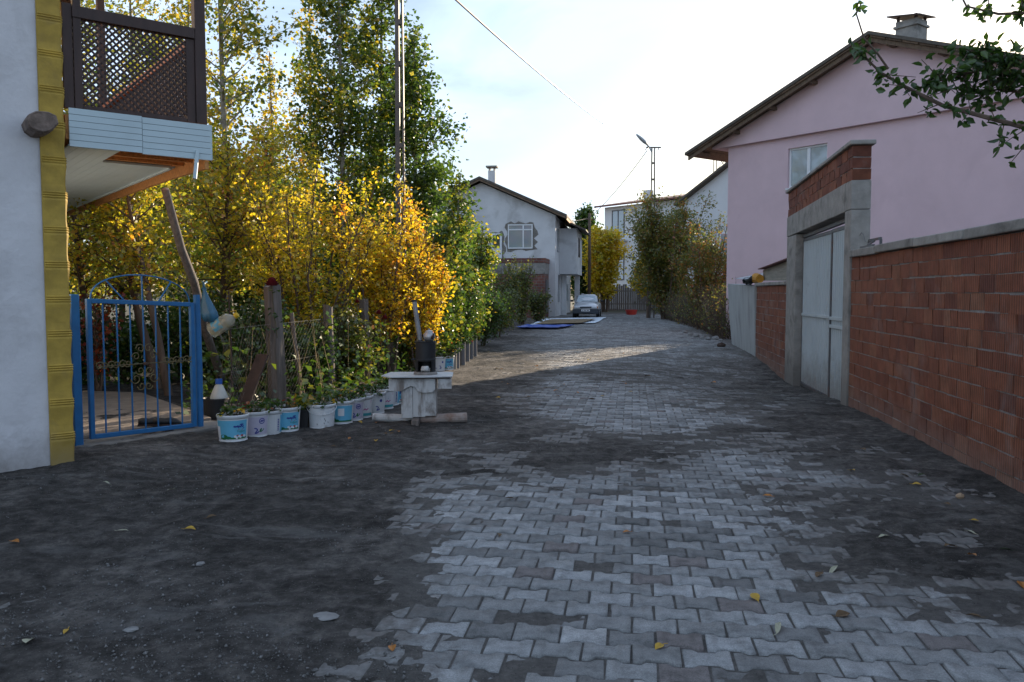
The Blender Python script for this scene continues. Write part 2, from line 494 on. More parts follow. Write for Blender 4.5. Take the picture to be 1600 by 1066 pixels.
def paver_material():
    m, t, b = new_mat('grey_concrete_paving_stone')
    a = node(t, 'ShaderNodeAttribute', attribute_name='tint')
    c = ramp(t, a.outputs['Fac'], [(0, (0.13, 0.128, 0.126)), (0.30, (0.20, 0.20, 0.198)), (0.6, (0.265, 0.268, 0.268)), (0.85, (0.315, 0.32, 0.325)), (0.94, (0.35, 0.35, 0.35)), (1.0, (0.175, 0.155, 0.15))])
    n = noise(t, 9, 7, 0.65)
    c = mixc(t, 1.0, c, ramp(t, n, [(0.27, (0.50,) * 3), (0.5, (0.95,) * 3), (0.72, (1.25,) * 3)]), 'MULTIPLY')
    sp = noise(t, 170, 2, 0.5)
    c = mixc(t, 1.0, c, ramp(t, sp, [(0.3, (0.72,) * 3), (0.66, (1.15,) * 3)]), 'MULTIPLY')
    d = node(t, 'ShaderNodeAttribute', attribute_name='dust')
    dn = noise(t, 14, 7, 0.7)
    ma = node(t, 'ShaderNodeMath', operation='MULTIPLY_ADD'); ma.inputs[1].default_value = 2.4; ma.inputs[2].default_value = -1.25
    t.links.new(dn, ma.inputs[0])
    ad = node(t, 'ShaderNodeMath', operation='ADD'); t.links.new(ma.outputs[0], ad.inputs[0]); t.links.new(d.outputs['Fac'], ad.inputs[1])
    f = ramp(t, ad.outputs[0], [(0.20, (0, 0, 0)), (0.85, (0.90,) * 3)])
    c = mixc(t, f, c, mixc(t, 1.0, (0.128, 0.118, 0.110), ramp(t, noise(t, 22, 6, 0.7), [(0.3, (0.55,) * 3), (0.7, (1.4,) * 3)]), 'MULTIPLY'))
    pale = noise(t, 1.1, 6, 0.6, dist=0.5, stretch=(0.7, 1.8, 1))
    c = mixc(t, ramp(t, pale, [(0.60, (0, 0, 0)), (0.76, (0.35,) * 3)]), c, (0.36, 0.36, 0.37))
    t.links.new(c, b.inputs['Base Color'])
    b.inputs['Roughness'].default_value = 0.85
    b.inputs['Specular IOR Level'].default_value = 0.4
    bump(t, b, mixc(t, 0.5, noise(t, 26, 5, 0.65), noise(t, 120, 3, 0.6)), 0.55, 0.008)
    return m

def build_ground():
    # earth reaching the horizon
    m, t, b = new_mat('dry_earth_and_grass')
    n = noise(t, 0.35, 8, 0.65)
    c = ramp(t, n, [(0.3, (0.05, 0.042, 0.03)), (0.5, (0.075, 0.065, 0.04)), (0.68, (0.05, 0.06, 0.022))])
    t.links.new(c, b.inputs['Base Color']); b.inputs['Roughness'].default_value = 1.0
    bump(t, b, noise(t, 12, 6, 0.7), 0.8, 0.05)
    xs = np.concatenate([-np.geomspace(700, 16, 18), np.linspace(-14, 22, 60), np.geomspace(24, 700, 18)])
    ys = np.concatenate([-np.geomspace(300, 12, 10), np.linspace(-10, 80, 90), np.geomspace(84, 1500, 18)])
    X, Y = np.meshgrid(xs, ys)
    Z = gz(X, Y) - 0.05 + 0.03 * fbm(X * 0.6, Y * 0.6, 3) * (np.abs(X) < 60)
    inside = (X > -7) & (X < 10) & (Y > -6) & (Y < 62)
    Z = np.where(inside, Z - 0.09, Z)
    nx = len(xs)
    i = (np.arange(len(ys) - 1)[:, None] * nx + np.arange(nx - 1)[None]).ravel()
    g = np_mesh('ground', np.stack([X.ravel(), Y.ravel(), Z.ravel()], 1), np.stack([i, i+1, i+nx+1, i+nx], 1), m, smooth=True)
    structure(g)
    # loose soil lying over the road
    ys = np.concatenate([np.linspace(-7, 1.9, 40), np.geomspace(2.0, 63, 470)])
    xs = np.concatenate([np.linspace(-8, -4.6, 60), np.arange(-4.55, 5.6, 0.0245), np.linspace(5.65, 11, 80)])
    X, Y = np.meshgrid(xs, ys)
    Z, c = soil_z(X, Y)
    edge = np.minimum(np.minimum(X + 8, 11 - X), np.minimum(Y + 7, 63 - Y))
    Z = Z - 0.25 * (1 - sstep(0, 0.5, edge))
    nx = len(xs)
    i = (np.arange(len(ys) - 1)[:, None] * nx + np.arange(nx - 1)[None]).ravel()
    s = np_mesh('road_soil', np.stack([X.ravel(), Y.ravel(), Z.ravel()], 1), np.stack([i, i+1, i+nx+1, i+nx], 1), soil_material(), smooth=True, vattr={'depth': np.clip(c.ravel(), -1, 2)})
    structure(s)
    # interlocking stones in running rows across the road
    Lp, Wp, A, g_ = 0.22, 0.165, 0.0135, 0.0055
    e2 = np.array([WS, 1.0]) / math.hypot(WS, 1); e1 = np.array([e2[1], -e2[0]])
    U, V = [], []
    for r in range(-6, 350):
        v = r * Wp
        u = np.arange(-5.6, 4.2, Lp) + (0.5 * Lp if r % 2 else 0)
        U.append(u); V.append(np.full(len(u), v))
    U = np.concatenate(U); V = np.concatenate(V)
    cx = U * e1[0] + V * e2[0]; cy = U * e1[1] + V * e2[1]
    xr = cx - WS * cy
    keep = (cx < wall_x(cy) - 0.1) & (cover(cx, cy) < 0.75) & (cy < 60) & (cy > 1.2) & (xr > -5.2)
    cx, cy = cx[keep], cy[keep]; n = len(cx)
    us = np.array([-.5, -.30, -.19, .19, .30, .5]) * Lp
    w = np.array([1, 1, -1, -1, 1, 1.0])
    us = np.clip(us, -.5 * Lp + g_, .5 * Lp - g_)
    top = np.stack([us, Wp/2 + A * w - g_], 1)
    bot = np.stack([us[::-1], -Wp/2 - A * w + g_], 1)
    ring = np.concatenate([bot[::-1], top[::-1]], 0)          # counter-clockwise
    k = len(ring)
    inset = ring * np.array([0.95, 0.93])
    rings = [(inset, 0.0), (ring, -0.0045), (ring * 1.003, -0.035)]
    ang = rng.normal(0, 0.012, n); sc = 1 + rng.normal(0, 0.006, n)
    zj = rng.normal(0, 0.0036, n); tx = rng.normal(0, 0.012, n); ty = rng.normal(0, 0.016, n)
    vs = []
    for rg, z in rings:
        x = rg[:, 0][None] * sc[:, None] + rng.normal(0, 0.0021, (n, k)); y = rg[:, 1][None] * sc[:, None] + rng.normal(0, 0.0021, (n, k))
        ca, sa = np.cos(ang)[:, None], np.sin(ang)[:, None]
        lx, ly = x * ca - y * sa, x * sa + y * ca
        wx = cx[:, None] + lx * e1[0] + ly * e2[0]; wy = cy[:, None] + lx * e1[1] + ly * e2[1]
        wz = gz(wx, wy) + z + zj[:, None] + lx * tx[:, None] + ly * ty[:, None]
        vs.append(np.stack([wx, wy, wz], 2))
    vs = np.stack(vs, 1).reshape(n, 3 * k, 3)
    verts = vs.reshape(-1, 3)
    base = np.arange(n) * 3 * k
    fq = []
    for rr in range(2):
        for j in range(k):
            jn = (j + 1) % k
            fq.append(np.stack([base + rr*k + j, base + (rr+1)*k + j, base + (rr+1)*k + jn, base + rr*k + jn], 1))
    # top as strips of quads between the two long edges
    for j in range(5):
        fq.append(np.stack([base + j, base + j + 1, base + k - 2 - j, base + k - 1 - j], 1))
    faces = np.stack(fq, 1).reshape(-1, 4)
    tint1 = np.clip(rng.normal(0.5, 0.27, n), 0, 0.93); tint1[rng.random(n) < 0.03] = 1.0
    tint = np.repeat(tint1, len(fq))
    c = cover(verts[:, 0], verts[:, 1])
    dust = 0.66 + 1.0 * c + 0.38 * sstep(1.6, 3.2, verts[:, 0] - 0.05 * verts[:, 1]) * (1 - sstep(7, 12, verts[:, 1]))
    dust = dust + 0.25 * sstep(12, 22, verts[:, 1]) - 0.15
    p = np_mesh('paving', verts, faces, paver_material(), tint=tint, vattr={'dust': np.clip(dust, 0, 1.2)})
    structure(p)
build_ground()

# ------------------------------------------------------------------ bricks
def brick_material(name, stops, groove=24.0):
    m, t, b = new_mat(name)
    a = node(t, 'ShaderNodeAttribute', attribute_name='tint')
    c = ramp(t, a.outputs['Fac'], stops)
    n = noise(t, 5, 7, 0.65)
    c = mixc(t, 1.0, c, ramp(t, n, [(0.25, (0.62,) * 3), (0.72, (1.25,) * 3)]), 'MULTIPLY')
    tcn = node(t, 'ShaderNodeTexCoord')
    w = node(t, 'ShaderNodeTexWave'); w.wave_type = 'BANDS'; w.bands_direction = 'Y'
    w.inputs['Scale'].default_value = groove / 6.283 * 2; w.inputs['Distortion'].default_value = 0.4
    t.links.new(tcn.outputs['Object'], w.inputs['Vector'])
    c = mixc(t, 1.0, c, ramp(t, w.outputs['Fac'], [(0.0, (0.58,) * 3), (0.45, (1.05,) * 3), (1.0, (1.12,) * 3)]), 'MULTIPLY')
    s = noise(t, 1.3, 7, 0.65, dist=0.4)
    c = mixc(t, ramp(t, s, [(0.57, (0, 0, 0)), (0.74, (0.45,) * 3)]), c, (0.24, 0.22, 0.21))
    sp = noise(t, 7, 4, 0.6, stretch=(1, 2.2, 0.7))
    c = mixc(t, ramp(t, sp, [(0.725, (0, 0, 0)), (0.76, (0.6,) * 3)]), c, (0.50, 0.46, 0.43))
    t.links.new(c, b.inputs['Base Color']); b.inputs['Roughness'].default_value = 0.9
    b.inputs['Specular IOR Level'].default_value = 0.3
    bump(t, b, mixc(t, 0.35, w.outputs['Fac'], noise(t, 50, 4, 0.6)), 0.8, 0.007)
    return m
M_BRICK = brick_material('hollow_clay_brick', [(0, (0.15, 0.054, 0.036)), (0.3, (0.205, 0.072, 0.042)), (0.65, (0.245, 0.090, 0.050)), (0.88, (0.265, 0.112, 0.064)), (0.97, (0.25, 0.125, 0.08)), (1, (0.20, 0.16, 0.14))])
add_splash(M_BRICK, 0.30, (0.19, 0.165, 0.15), 0.5)
M_MORTAR = surf('rough_mortar', (0.24, 0.225, 0.215), 0.95, 0.3, 12, bmp=1.0, bscale=45)

def brick_run(mb, mortar, y0, y1, z0, z1, x0, depth, lb=0.31, hb=0.165, joint=0.012, seed=1):
    """courses of bricks on the face x = x0 (facing -x), running along y, with mortar standing 6 mm behind the brick face"""
    rs = random.Random(seed)
    rows = max(1, round((z1 - z0) / hb)); hb = (z1 - z0) / rows
    for r in range(rows):
        y = y0 - rs.random() * lb
        zc = z0 + (r + 0.5) * hb
        while y < y1:
            l = lb * rs.choice((1.0, 1.0, 0.97, 1.03, 0.55, 0.85))
            a, b_ = max(y, y0), min(y + l - joint, y1)
            if b_ - a > 0.05:
                # each brick shows one or two sockets split by a seam
                out = max(-0.001, rs.gauss(0.001, 0.003))
                tn = min(0.93, max(0, rs.gauss(0.5, 0.19)))
                dz = rs.gauss(0, 0.003)
                mb.box((x0 + depth/2 - out/2, (a + b_)/2, zc + dz), (depth + out, b_ - a, hb - joint * rs.uniform(0.7, 1.4)), tint=tn, jit=0.003)
            y += l
    mortar.span(x0 + 0.0045, x0 + depth - 0.0045, y0 + 0.004, y1 - 0.004, z0, z1 - 0.004)
ROADROT = -math.atan(WS)                       # frame whose +y runs along the road

def make_brick_wall():
    o = thing('brick_wall', 'long red hollow brick wall with concrete coping right of the road', 'wall', (wall_x(11.75), 11.75, 0), ROADROT)
    mb, mo = MB(), MB()
    brick_run(mb, mo, -10.5, -0.012, -0.06, 2.075, 0.0, 0.2, seed=5)
    mb.build('brick', M_BRICK, o); mo.build('mortar', M_MORTAR, o)
    cp = MB()
    y = -10.5
    while y < -0.05:                            # coping cast in lengths with a slightly wavy lip
        l = min(1.3 + random.random() * 0.5, -0.03 - y)
        cp.box((0.1, y + l/2, 2.125 + random.gauss(0, 0.004)), (0.30 + random.gauss(0, 0.008), l - 0.004, 0.098), jit=0.006, tint=random.random())
        y += l
    cp.build('coping', M_CONCRETE, o, bevel=0.012)
    return o
make_brick_wall()

def make_gateway():
    o = thing('gateway', 'concrete gateway with brick parapet framing pale steel double gate', 'gateway', (wall_x(11.75), 11.75, 0), ROADROT)
    W_ = 4.85                                   # from the near pillar to the far end
    z = lambda v, y: v - 0.024 * y
    p = MB(); p.span(-0.03, 0.24, 0.0, 0.33, -0.3, 2.74); p.span(-0.03, 0.24, 0.0, 0.33, 2.745, 3.15)
    p.build('pillar', M_CONCRETE, o, bevel=0.012)
    p = MB(); p.span(-0.03, 0.24, W_ - 0.9, W_, -0.4, 2.66)
    p.build('pillar', M_CONCRETE, o, bevel=0.012)
    l = MB()
    l.prism([(0.335, 2.735), (W_ + 0.02, 2.665), (W_ + 0.02, 3.05), (0.335, 3.15)], -0.035, 0.235, 'x')
    l.build('lintel', M_CONCRETE, o, bevel=0.01)
    mb, mo = MB(), MB()
    rs = random.Random(3)
    for r in range(3):
        y = 0.0 if r % 2 == 0 else -0.16
        while y < W_:
            a, b_ = max(y, 0), min(y + 0.30, W_)
            if b_ - a > 0.05:
                yc = (a + b_) / 2
                mb.box((0.105, yc, z(3.153 + 0.16 * (r + 0.5), yc)), (0.25, b_ - a - 0.012, 0.148), tint=min(0.93, max(0, rs.gauss(0.35, 0.25))), jit=0.006)
            y += 0.31
    mo.prism([(0.012, 3.152), (W_ - 0.012, 3.04), (W_ - 0.012, 3.04 + 0.475), (0.012, 3.152 + 0.475)], -0.008, 0.215, 'x')
    mb.build('parapet_brick', M_BRICK, o); mo.build('mortar', M_MORTAR, o)
    c = MB(); c.prism([(-0.05, 3.637), (W_ + 0.05, 3.52), (W_ + 0.05, 3.575), (W_ * 0.4, 3.645), (-0.05, 3.70)], -0.07, 0.28, 'x')
    c.build('parapet_coping', M_CONCRETE, o, bevel=0.015)
    # the double steel gate, set back behind the pillars
    g = thing('steel_gate', 'pale blue grey corrugated steel double gate in concrete frame', 'gate', o.location, ROADROT)
    def leaf(y0, y1, x):
        f = MB(); zt = 2.55
        for (a, b_) in (((x, y0, -0.15), (x, y0, zt)), ((x, y1, -0.2), (x, y1, zt))):
            f.bar(a, b_, 0.06, 0.06)
        f.bar((x, y0 + .032, zt), (x, y1 - .032, zt), 0.06, 0.06); f.bar((x, y0 + .032, -0.12), (x, y1 - .032, -0.14), 0.06, 0.06)
        fr = f.build('gate_frame', M_STEELDARK, g, bevel=0.004)
        # corrugated sheet: shallow trapezoid ribs
        pts = []; y = y0 + 0.035; k = 0
        while y < y1 - 0.04:
            pts += [(x + 0.004, y), (x + 0.004, y + 0.075), (x - 0.032, y + 0.083), (x - 0.032, y + 0.112), ] ; y += 0.128
        pts = [p_ for p_ in pts if p_[1] < y1 - 0.035]
        s_ = MB()
        nn = len(pts)
        s_.add([(p_[0], p_[1], -0.09) for p_ in pts] + [(p_[0], p_[1], zt - 0.035) for p_ in pts], [(i, i+1, i+1+nn, i+nn) for i in range(nn - 1)])
        s_.build('gate_panel', M_STEELPAINT, g)
        r_ = MB(); r_.bar((x - 0.034, y0 + .033, 1.18), (x - 0.034, y1 - .033, 1.17), 0.03, 0.05); r_.build('crossbar', M_STEELPAINT, g, bevel=0.003)
    leaf(0.375, 1.55, 0.10)
    leaf(1.66, W_ - 0.95, 0.13)
    t_ = MB(); t_.bar((0.115, 0.36, 2.66), (0.115, W_ - 0.93, 2.61), 0.07, 0.05); t_.build('gate_rail', M_STEELDARK, g)
    r2 = MB(); r2.bar((0.066, 0.41, 1.05), (0.066, 1.515, 1.045), 0.03, 0.05); r2.build('crossbar', M_STEELPAINT, g, bevel=0.003)
make_gateway()

def make_far_wall():
    y0 = 11.75 + 4.86 * math.cos(ROADROT) + 0.02
    o = thing('brick_wall', 'lower red brick wall beyond the gateway under an old board', 'wall', (wall_x(y0) - 0.02, y0, 0), ROADROT)
    mb, mo = MB(), MB()
    brick_run(mb, mo, 0.0, 4.0, -0.4, 1.72, 0.0, 0.2, seed=11)
    mb.build('brick', M_BRICK, o); mo.build('mortar', M_MORTAR, o)
    c = MB(); c.span(-0.05, 0.24, 0.0, 4.02, 1.725, 1.80); c.build('coping', M_CONCRETE, o, bevel=0.012)
    # grey rendered length of wall beyond, leaning outward at the top
    y1 = y0 + 4.06 * math.cos(ROADROT)
    w = thing('rendered_wall', 'grey cement rendered wall end beyond the brick wall', 'wall', (wall_x(y1) - 0.02, y1, 0), ROADROT)
    b = MB()
    n = 10
    vs = []
    for i in range(n + 1):
        y = 4.6 * i / n
        for x_, z_ in ((0.0, -0.35), (-0.03 - 0.10 * i / n, 0.9), (-0.05 - 0.15 * i / n + random.gauss(0, .01), 1.72 + 0.10 * i / n), (0.2, 1.72 + 0.10 * i / n), (0.2, -0.35)):
            vs.append((x_, y, z_))
    fs = []
    for i in range(n):
        for k in range(4): fs.append((i*5 + k, (i+1)*5 + k, (i+1)*5 + k + 1, i*5 + k + 1))
    fs += [(0, 1, 2, 3, 4), tuple(n*5 + k for k in (4, 3, 2, 1, 0))]
    b.add(vs, fs); b.build('render', M_RENDER, w)
    # things lying on top: boards, tin, a black rag
    t = tag(MB().prism([(0.0, 1.79), (3.9, 1.84), (3.9, 2.10), (0.0, 2.22)], 0.13, 0.18, 'x').build('board', surf('grey_old_board', (0.26, 0.24, 0.20), 0.9, 0.25, 6, stretch=(1, .3, 4)), None),
            'long grey weathered board standing along the lower brick wall top', 'board')
    t.location = o.location; t.rotation_euler = o.rotation_euler; t.location.z = 0.015
    t = tag(MB().prism([(-0.1, 2.235), (4.0, 2.115), (4.0, 2.135), (-0.1, 2.255)], 0.02, 0.55, 'x').build('roof_sheet', M_REDROOF, None),
            'dark red metal sheet laid on the lower brick wall', 'metal sheet')
    t.location = o.location; t.rotation_euler = o.rotation_euler; t.location.z = 0.015
    pts = []
    s_ = MB(); nn = 36
    prof = [(0.9 * i / nn * 2.6 + 0.25, 1.90 + 0.014 * math.sin(i * 1.6) + 0.0012 * i) for i in range(nn)]
    s_.add([(-0.22, p_[0], p_[1]) for p_ in prof] + [(0.9, p_[0], p_[1] + 0.22) for p_ in prof], [(i, i+1, i+1+nn, i+nn) for i in range(nn - 1)])
    tn = tag(s_.build('tin_sheet', M_TINROOF, None), 'pale corrugated tin sheet roofing the grey rendered wall', 'tin sheet')
    tn.location = w.location; tn.rotation_euler = w.rotation_euler
    rg = MB()
    rs = random.Random(4)
    for k in range(14):
        a = Vector((-0.1 + rs.gauss(0, .04), 0.1 + rs.random() * 1.1, 1.88 + rs.gauss(0, .02)))
        pp = [a + Vector((rs.gauss(-0.02 * j, .02), rs.gauss(0, .05) + 0.04 * j, 0.02 - 0.035 * j * rs.random())) for j in range(5)]
        rg.tube(pp, [0.05, 0.06, 0.05, 0.04, 0.012], 6)
    t = tag(rg.build('rag_bundle', M_BLACK, None, smooth=True), 'black torn rags hanging over the grey wall top', 'rags')
    t.location = w.location; t.rotation_euler = w.rotation_euler
    fo = MB(); fo.tube([(0.02, 3.62, 1.90), (0.02, 4.25, 1.92)], [0.10, 0.13], 12, cap=True)
    t = tag(fo.build('foam_roll', surf('orange_foam', (0.50, 0.24, 0.03), 0.95, 0.3, 12, bmp=0.8), None, smooth=False), 'orange foam roll end lying beside the black rags', 'foam roll')
    t.location = o.location; t.rotation_euler = o.rotation_euler
make_far_wall()

def make_wall_bracket():
    o = thing('iron_bracket', 'dark welded iron bracket lying on the brick wall coping', 'bracket', (wall_x(10.9) + 0.06, 10.9, 2.176), ROADROT)
    m = MB()
    m.bar((0, 0, 0.02), (0, 0.62, 0.02), 0.03, 0.03); m.bar((0.1, 0.05, 0.115), (0.1, 0.60, 0.115), 0.03, 0.03)
    m.bar((0.1, 0.05, 0.0), (0.1, 0.05, 0.10), 0.03, 0.03); m.bar((0.1, 0.60, 0.0), (0.1, 0.60, 0.10), 0.03, 0.03)
    m.bar((0, 0.28, 0.036), (0.1, 0.34, 0.10), 0.025, 0.025)
    m.build('bracket_frame', M_STEELDARK, o)
    w = MB(); w.tube([(0.05, 0.6, 0.1), (0.06, 0.72, 0.20), (0.05, 0.80, 0.24), (0.04, 0.86, 0.20)], 0.004, 5); w.build('loose_wire', M_STEELDARK, o)
make_wall_bracket()

# ------------------------------------------------------------------ the pink house on the right
HROT = math.atan2(0.61, 0.79)                 # both near houses stand at this angle to the view
def make_pink_house():
    o = thing('pink_house', 'pale pink gabled two storey house behind the brick wall', 'house', (7.2, 28.0, 0), HROT)
    yl, yr, yc = 0.0, -10.4, -5.2
    zb = 6.36; top = 8.62; sl = (top - 6.42) / 5.75
    w = MB()
    # side walls and back as one shell, the window left open in the face x = 0
    wy0, wy1, wz0, wz1 = -3.62, -2.28, 4.80, 6.02
    w.span(0, 0.25, yr, wy0, -0.3, zb); w.span(0, 0.25, wy1, yl, -0.3, zb)
    w.span(0, 0.25, wy0, wy1, -0.3, wz0); w.span(0, 0.25, wy0, wy1, wz1, zb)
    w.span(0.25, 11.0, yl - 0.25, yl, -0.3, zb); w.span(0.25, 11.0, yr, yr + 0.25, -0.3, zb); w.span(10.75, 11.0, yr + .25, yl - .25, -0.3, zb)
    w.build('wall', M_PINK, o)
    g = MB()
    g.prism([(0.55, zb + 0.003), (0.55, 6.42), (yc, top), (-10.95, 6.42), (-10.95, zb + 0.003)], -0.16, 11.2, 'x')
    g.build('gable', M_PINK, o)
    # window: frame, sash, pane
    f = MB()
    x0 = 0.075
    f.span(x0, x0+.06, wy0, wy0+.06, wz0, wz1); f.span(x0, x0+.06, wy1-.06, wy1, wz0, wz1)
    f.span(x0, x0+.06, wy0+.06, wy1-.06, wz0, wz0+.06); f.span(x0, x0+.06, wy0+.06, wy1-.06, wz1-.06, wz1)
    f.span(x0, x0+.055, (wy0+wy1)/2-.05, (wy0+wy1)/2+.05, wz0+.06, wz1-.06)
    win = f.build('window', M_PVCWHITE, o, bevel=0.006)
    p = MB(); p.span(x0+.03, x0+.045, wy0+.06, (wy0+wy1)/2-.05, wz0+.06, wz1-.06); p.build('pane', M_GLASSBLUE, win)
    p = MB(); p.span(x0+.03, x0+.045, (wy0+wy1)/2+.05, wy1-.06, wz0+.06, wz1-.06); p.build('pane', M_GLASSBLUE, win)
    s = MB(); s.span(-0.05, 0.07, wy0-.05, wy1+.05, wz0-.05, wz0-.004); s.build('window_sill', M_PVCWHITE, win)
    # roof: boards under, sheet edge above
    ye = 1.25; xo = -0.62
    for sgn, y_e in ((1, ye), (-1, -10.4 - ye)):
        r = MB(); zr = top + 0.02
        ze = zr - sl * abs(y_e - yc)
        n = 14
        for k in range(n):
            a = k / n; b = (k + 1) / n - 0.004
            ya, yb = y_e + (yc - y_e) * a, y_e + (yc - y_e) * b
            za, zb_ = ze + (zr - ze) * a, ze + (zr - ze) * b
            r.prism([(ya, za), (yb, zb_), (yb, zb_ + 0.05), (ya, za + 0.05)], xo, 11.6, 'x', tint=random.random())
        r.build('roof_boards', M_SOFFIT, o)
        e = MB()
        e.prism([(y_e + 0.06 * sgn, ze + 0.03), (yc, zr + 0.055), (yc, zr + 0.15), (y_e + 0.06 * sgn, ze + 0.125)], xo - 0.05, 11.65, 'x')
        rf = e.build('roof', M_ROOFTILE, o)
        b = MB()                                        # barge board and the rafter behind it
        b.prism([(y_e, ze - 0.13), (yc, zr - 0.13), (yc, zr - 0.004), (y_e, ze - 0.004)], xo + 0.06, xo + 0.11, 'x', tint=0.3)
        b.build('barge_board', M_SOFFIT, o)
        for k in range(5):
            a = 0.06 + k * 0.215
            y = y_e + (yc - y_e) * a; z_ = ze + (zr - ze) * a
            u = MB(); u.span(xo + 0.115, 0.1, y - 0.06, y + 0.06, z_ - 0.15, z_ - 0.02 - 0.06 * sl, tint=random.random()); u.build('purlin', M_SOFFIT, o)
    c = MB(); c.span(1.2, 1.8, -5.62, -4.98, 8.2, 9.42); ch = c.build('chimney', M_CONCRETE, o, bevel=0.01)
    c = MB(); c.span(1.15, 1.85, -5.67, -4.93, 9.22, 9.29); c.build('chimney_band', M_CONCRETE, ch, bevel=0.01)
    c = MB(); c.box((1.5, -5.28, 9.56), (0.95, 0.98, 0.035), M=Matrix.Rotation(R(9), 3, 'X') @ Matrix.Rotation(R(-5), 3, 'Y'))
    for yy in (-5.56, -5.04):
        c.bar((1.24, yy, 9.42), (1.24, yy, 9.55), 0.07, 0.07); c.bar((1.76, yy, 9.42), (1.76, yy, 9.53), 0.07, 0.07)
    c.build('chimney_cap', M_RUST, ch)
make_pink_house()

# ------------------------------------------------------------------ the white house on the left with its timber balcony
def lattice(mb, L_, h, to3, pitch=0.066, w=0.021, t=0.008):
    """crossed slats filling an L_ x h panel; to3(u, v, layer) places a panel point"""
    for sgn in (1, -1):
        c = -h if sgn > 0 else 0
        end = L_ if sgn > 0 else L_ + h
        while c < end:
            c += pitch * 1.25
            # line u = c + sgn*v*1.0
            pts = []
            for v in (0, h):
                pts.append((c + sgn * v, v))
            (u0, v0), (u1, v1) = pts
            def clip(u_lim, ua, va, ub, vb):
                f = (u_lim - ua) / (ub - ua); return (u_lim, va + (vb - va) * f)
            a, b = (u0, v0), (u1, v1)
            if max(a[0], b[0]) <= 0 or min(a[0], b[0]) >= L_: continue
            if a[0] < 0: a = clip(0, *a, *b)
            if b[0] < 0: b = clip(0, *a, *b)
            if a[0] > L_: a = clip(L_, *a, *b)
            if b[0] > L_: b = clip(L_, *a, *b)
            if math.dist(a, b) < 0.03: continue
            ly = 0.0045 if sgn > 0 else -0.0045
            pa, pb = Vector(to3(*a, ly)), Vector(to3(*b, ly))
            nrm = Vector(to3(0, 0, 1)) - Vector(to3(0, 0, 0))
            mb.bar(pa, pb, w, t, up=nrm)

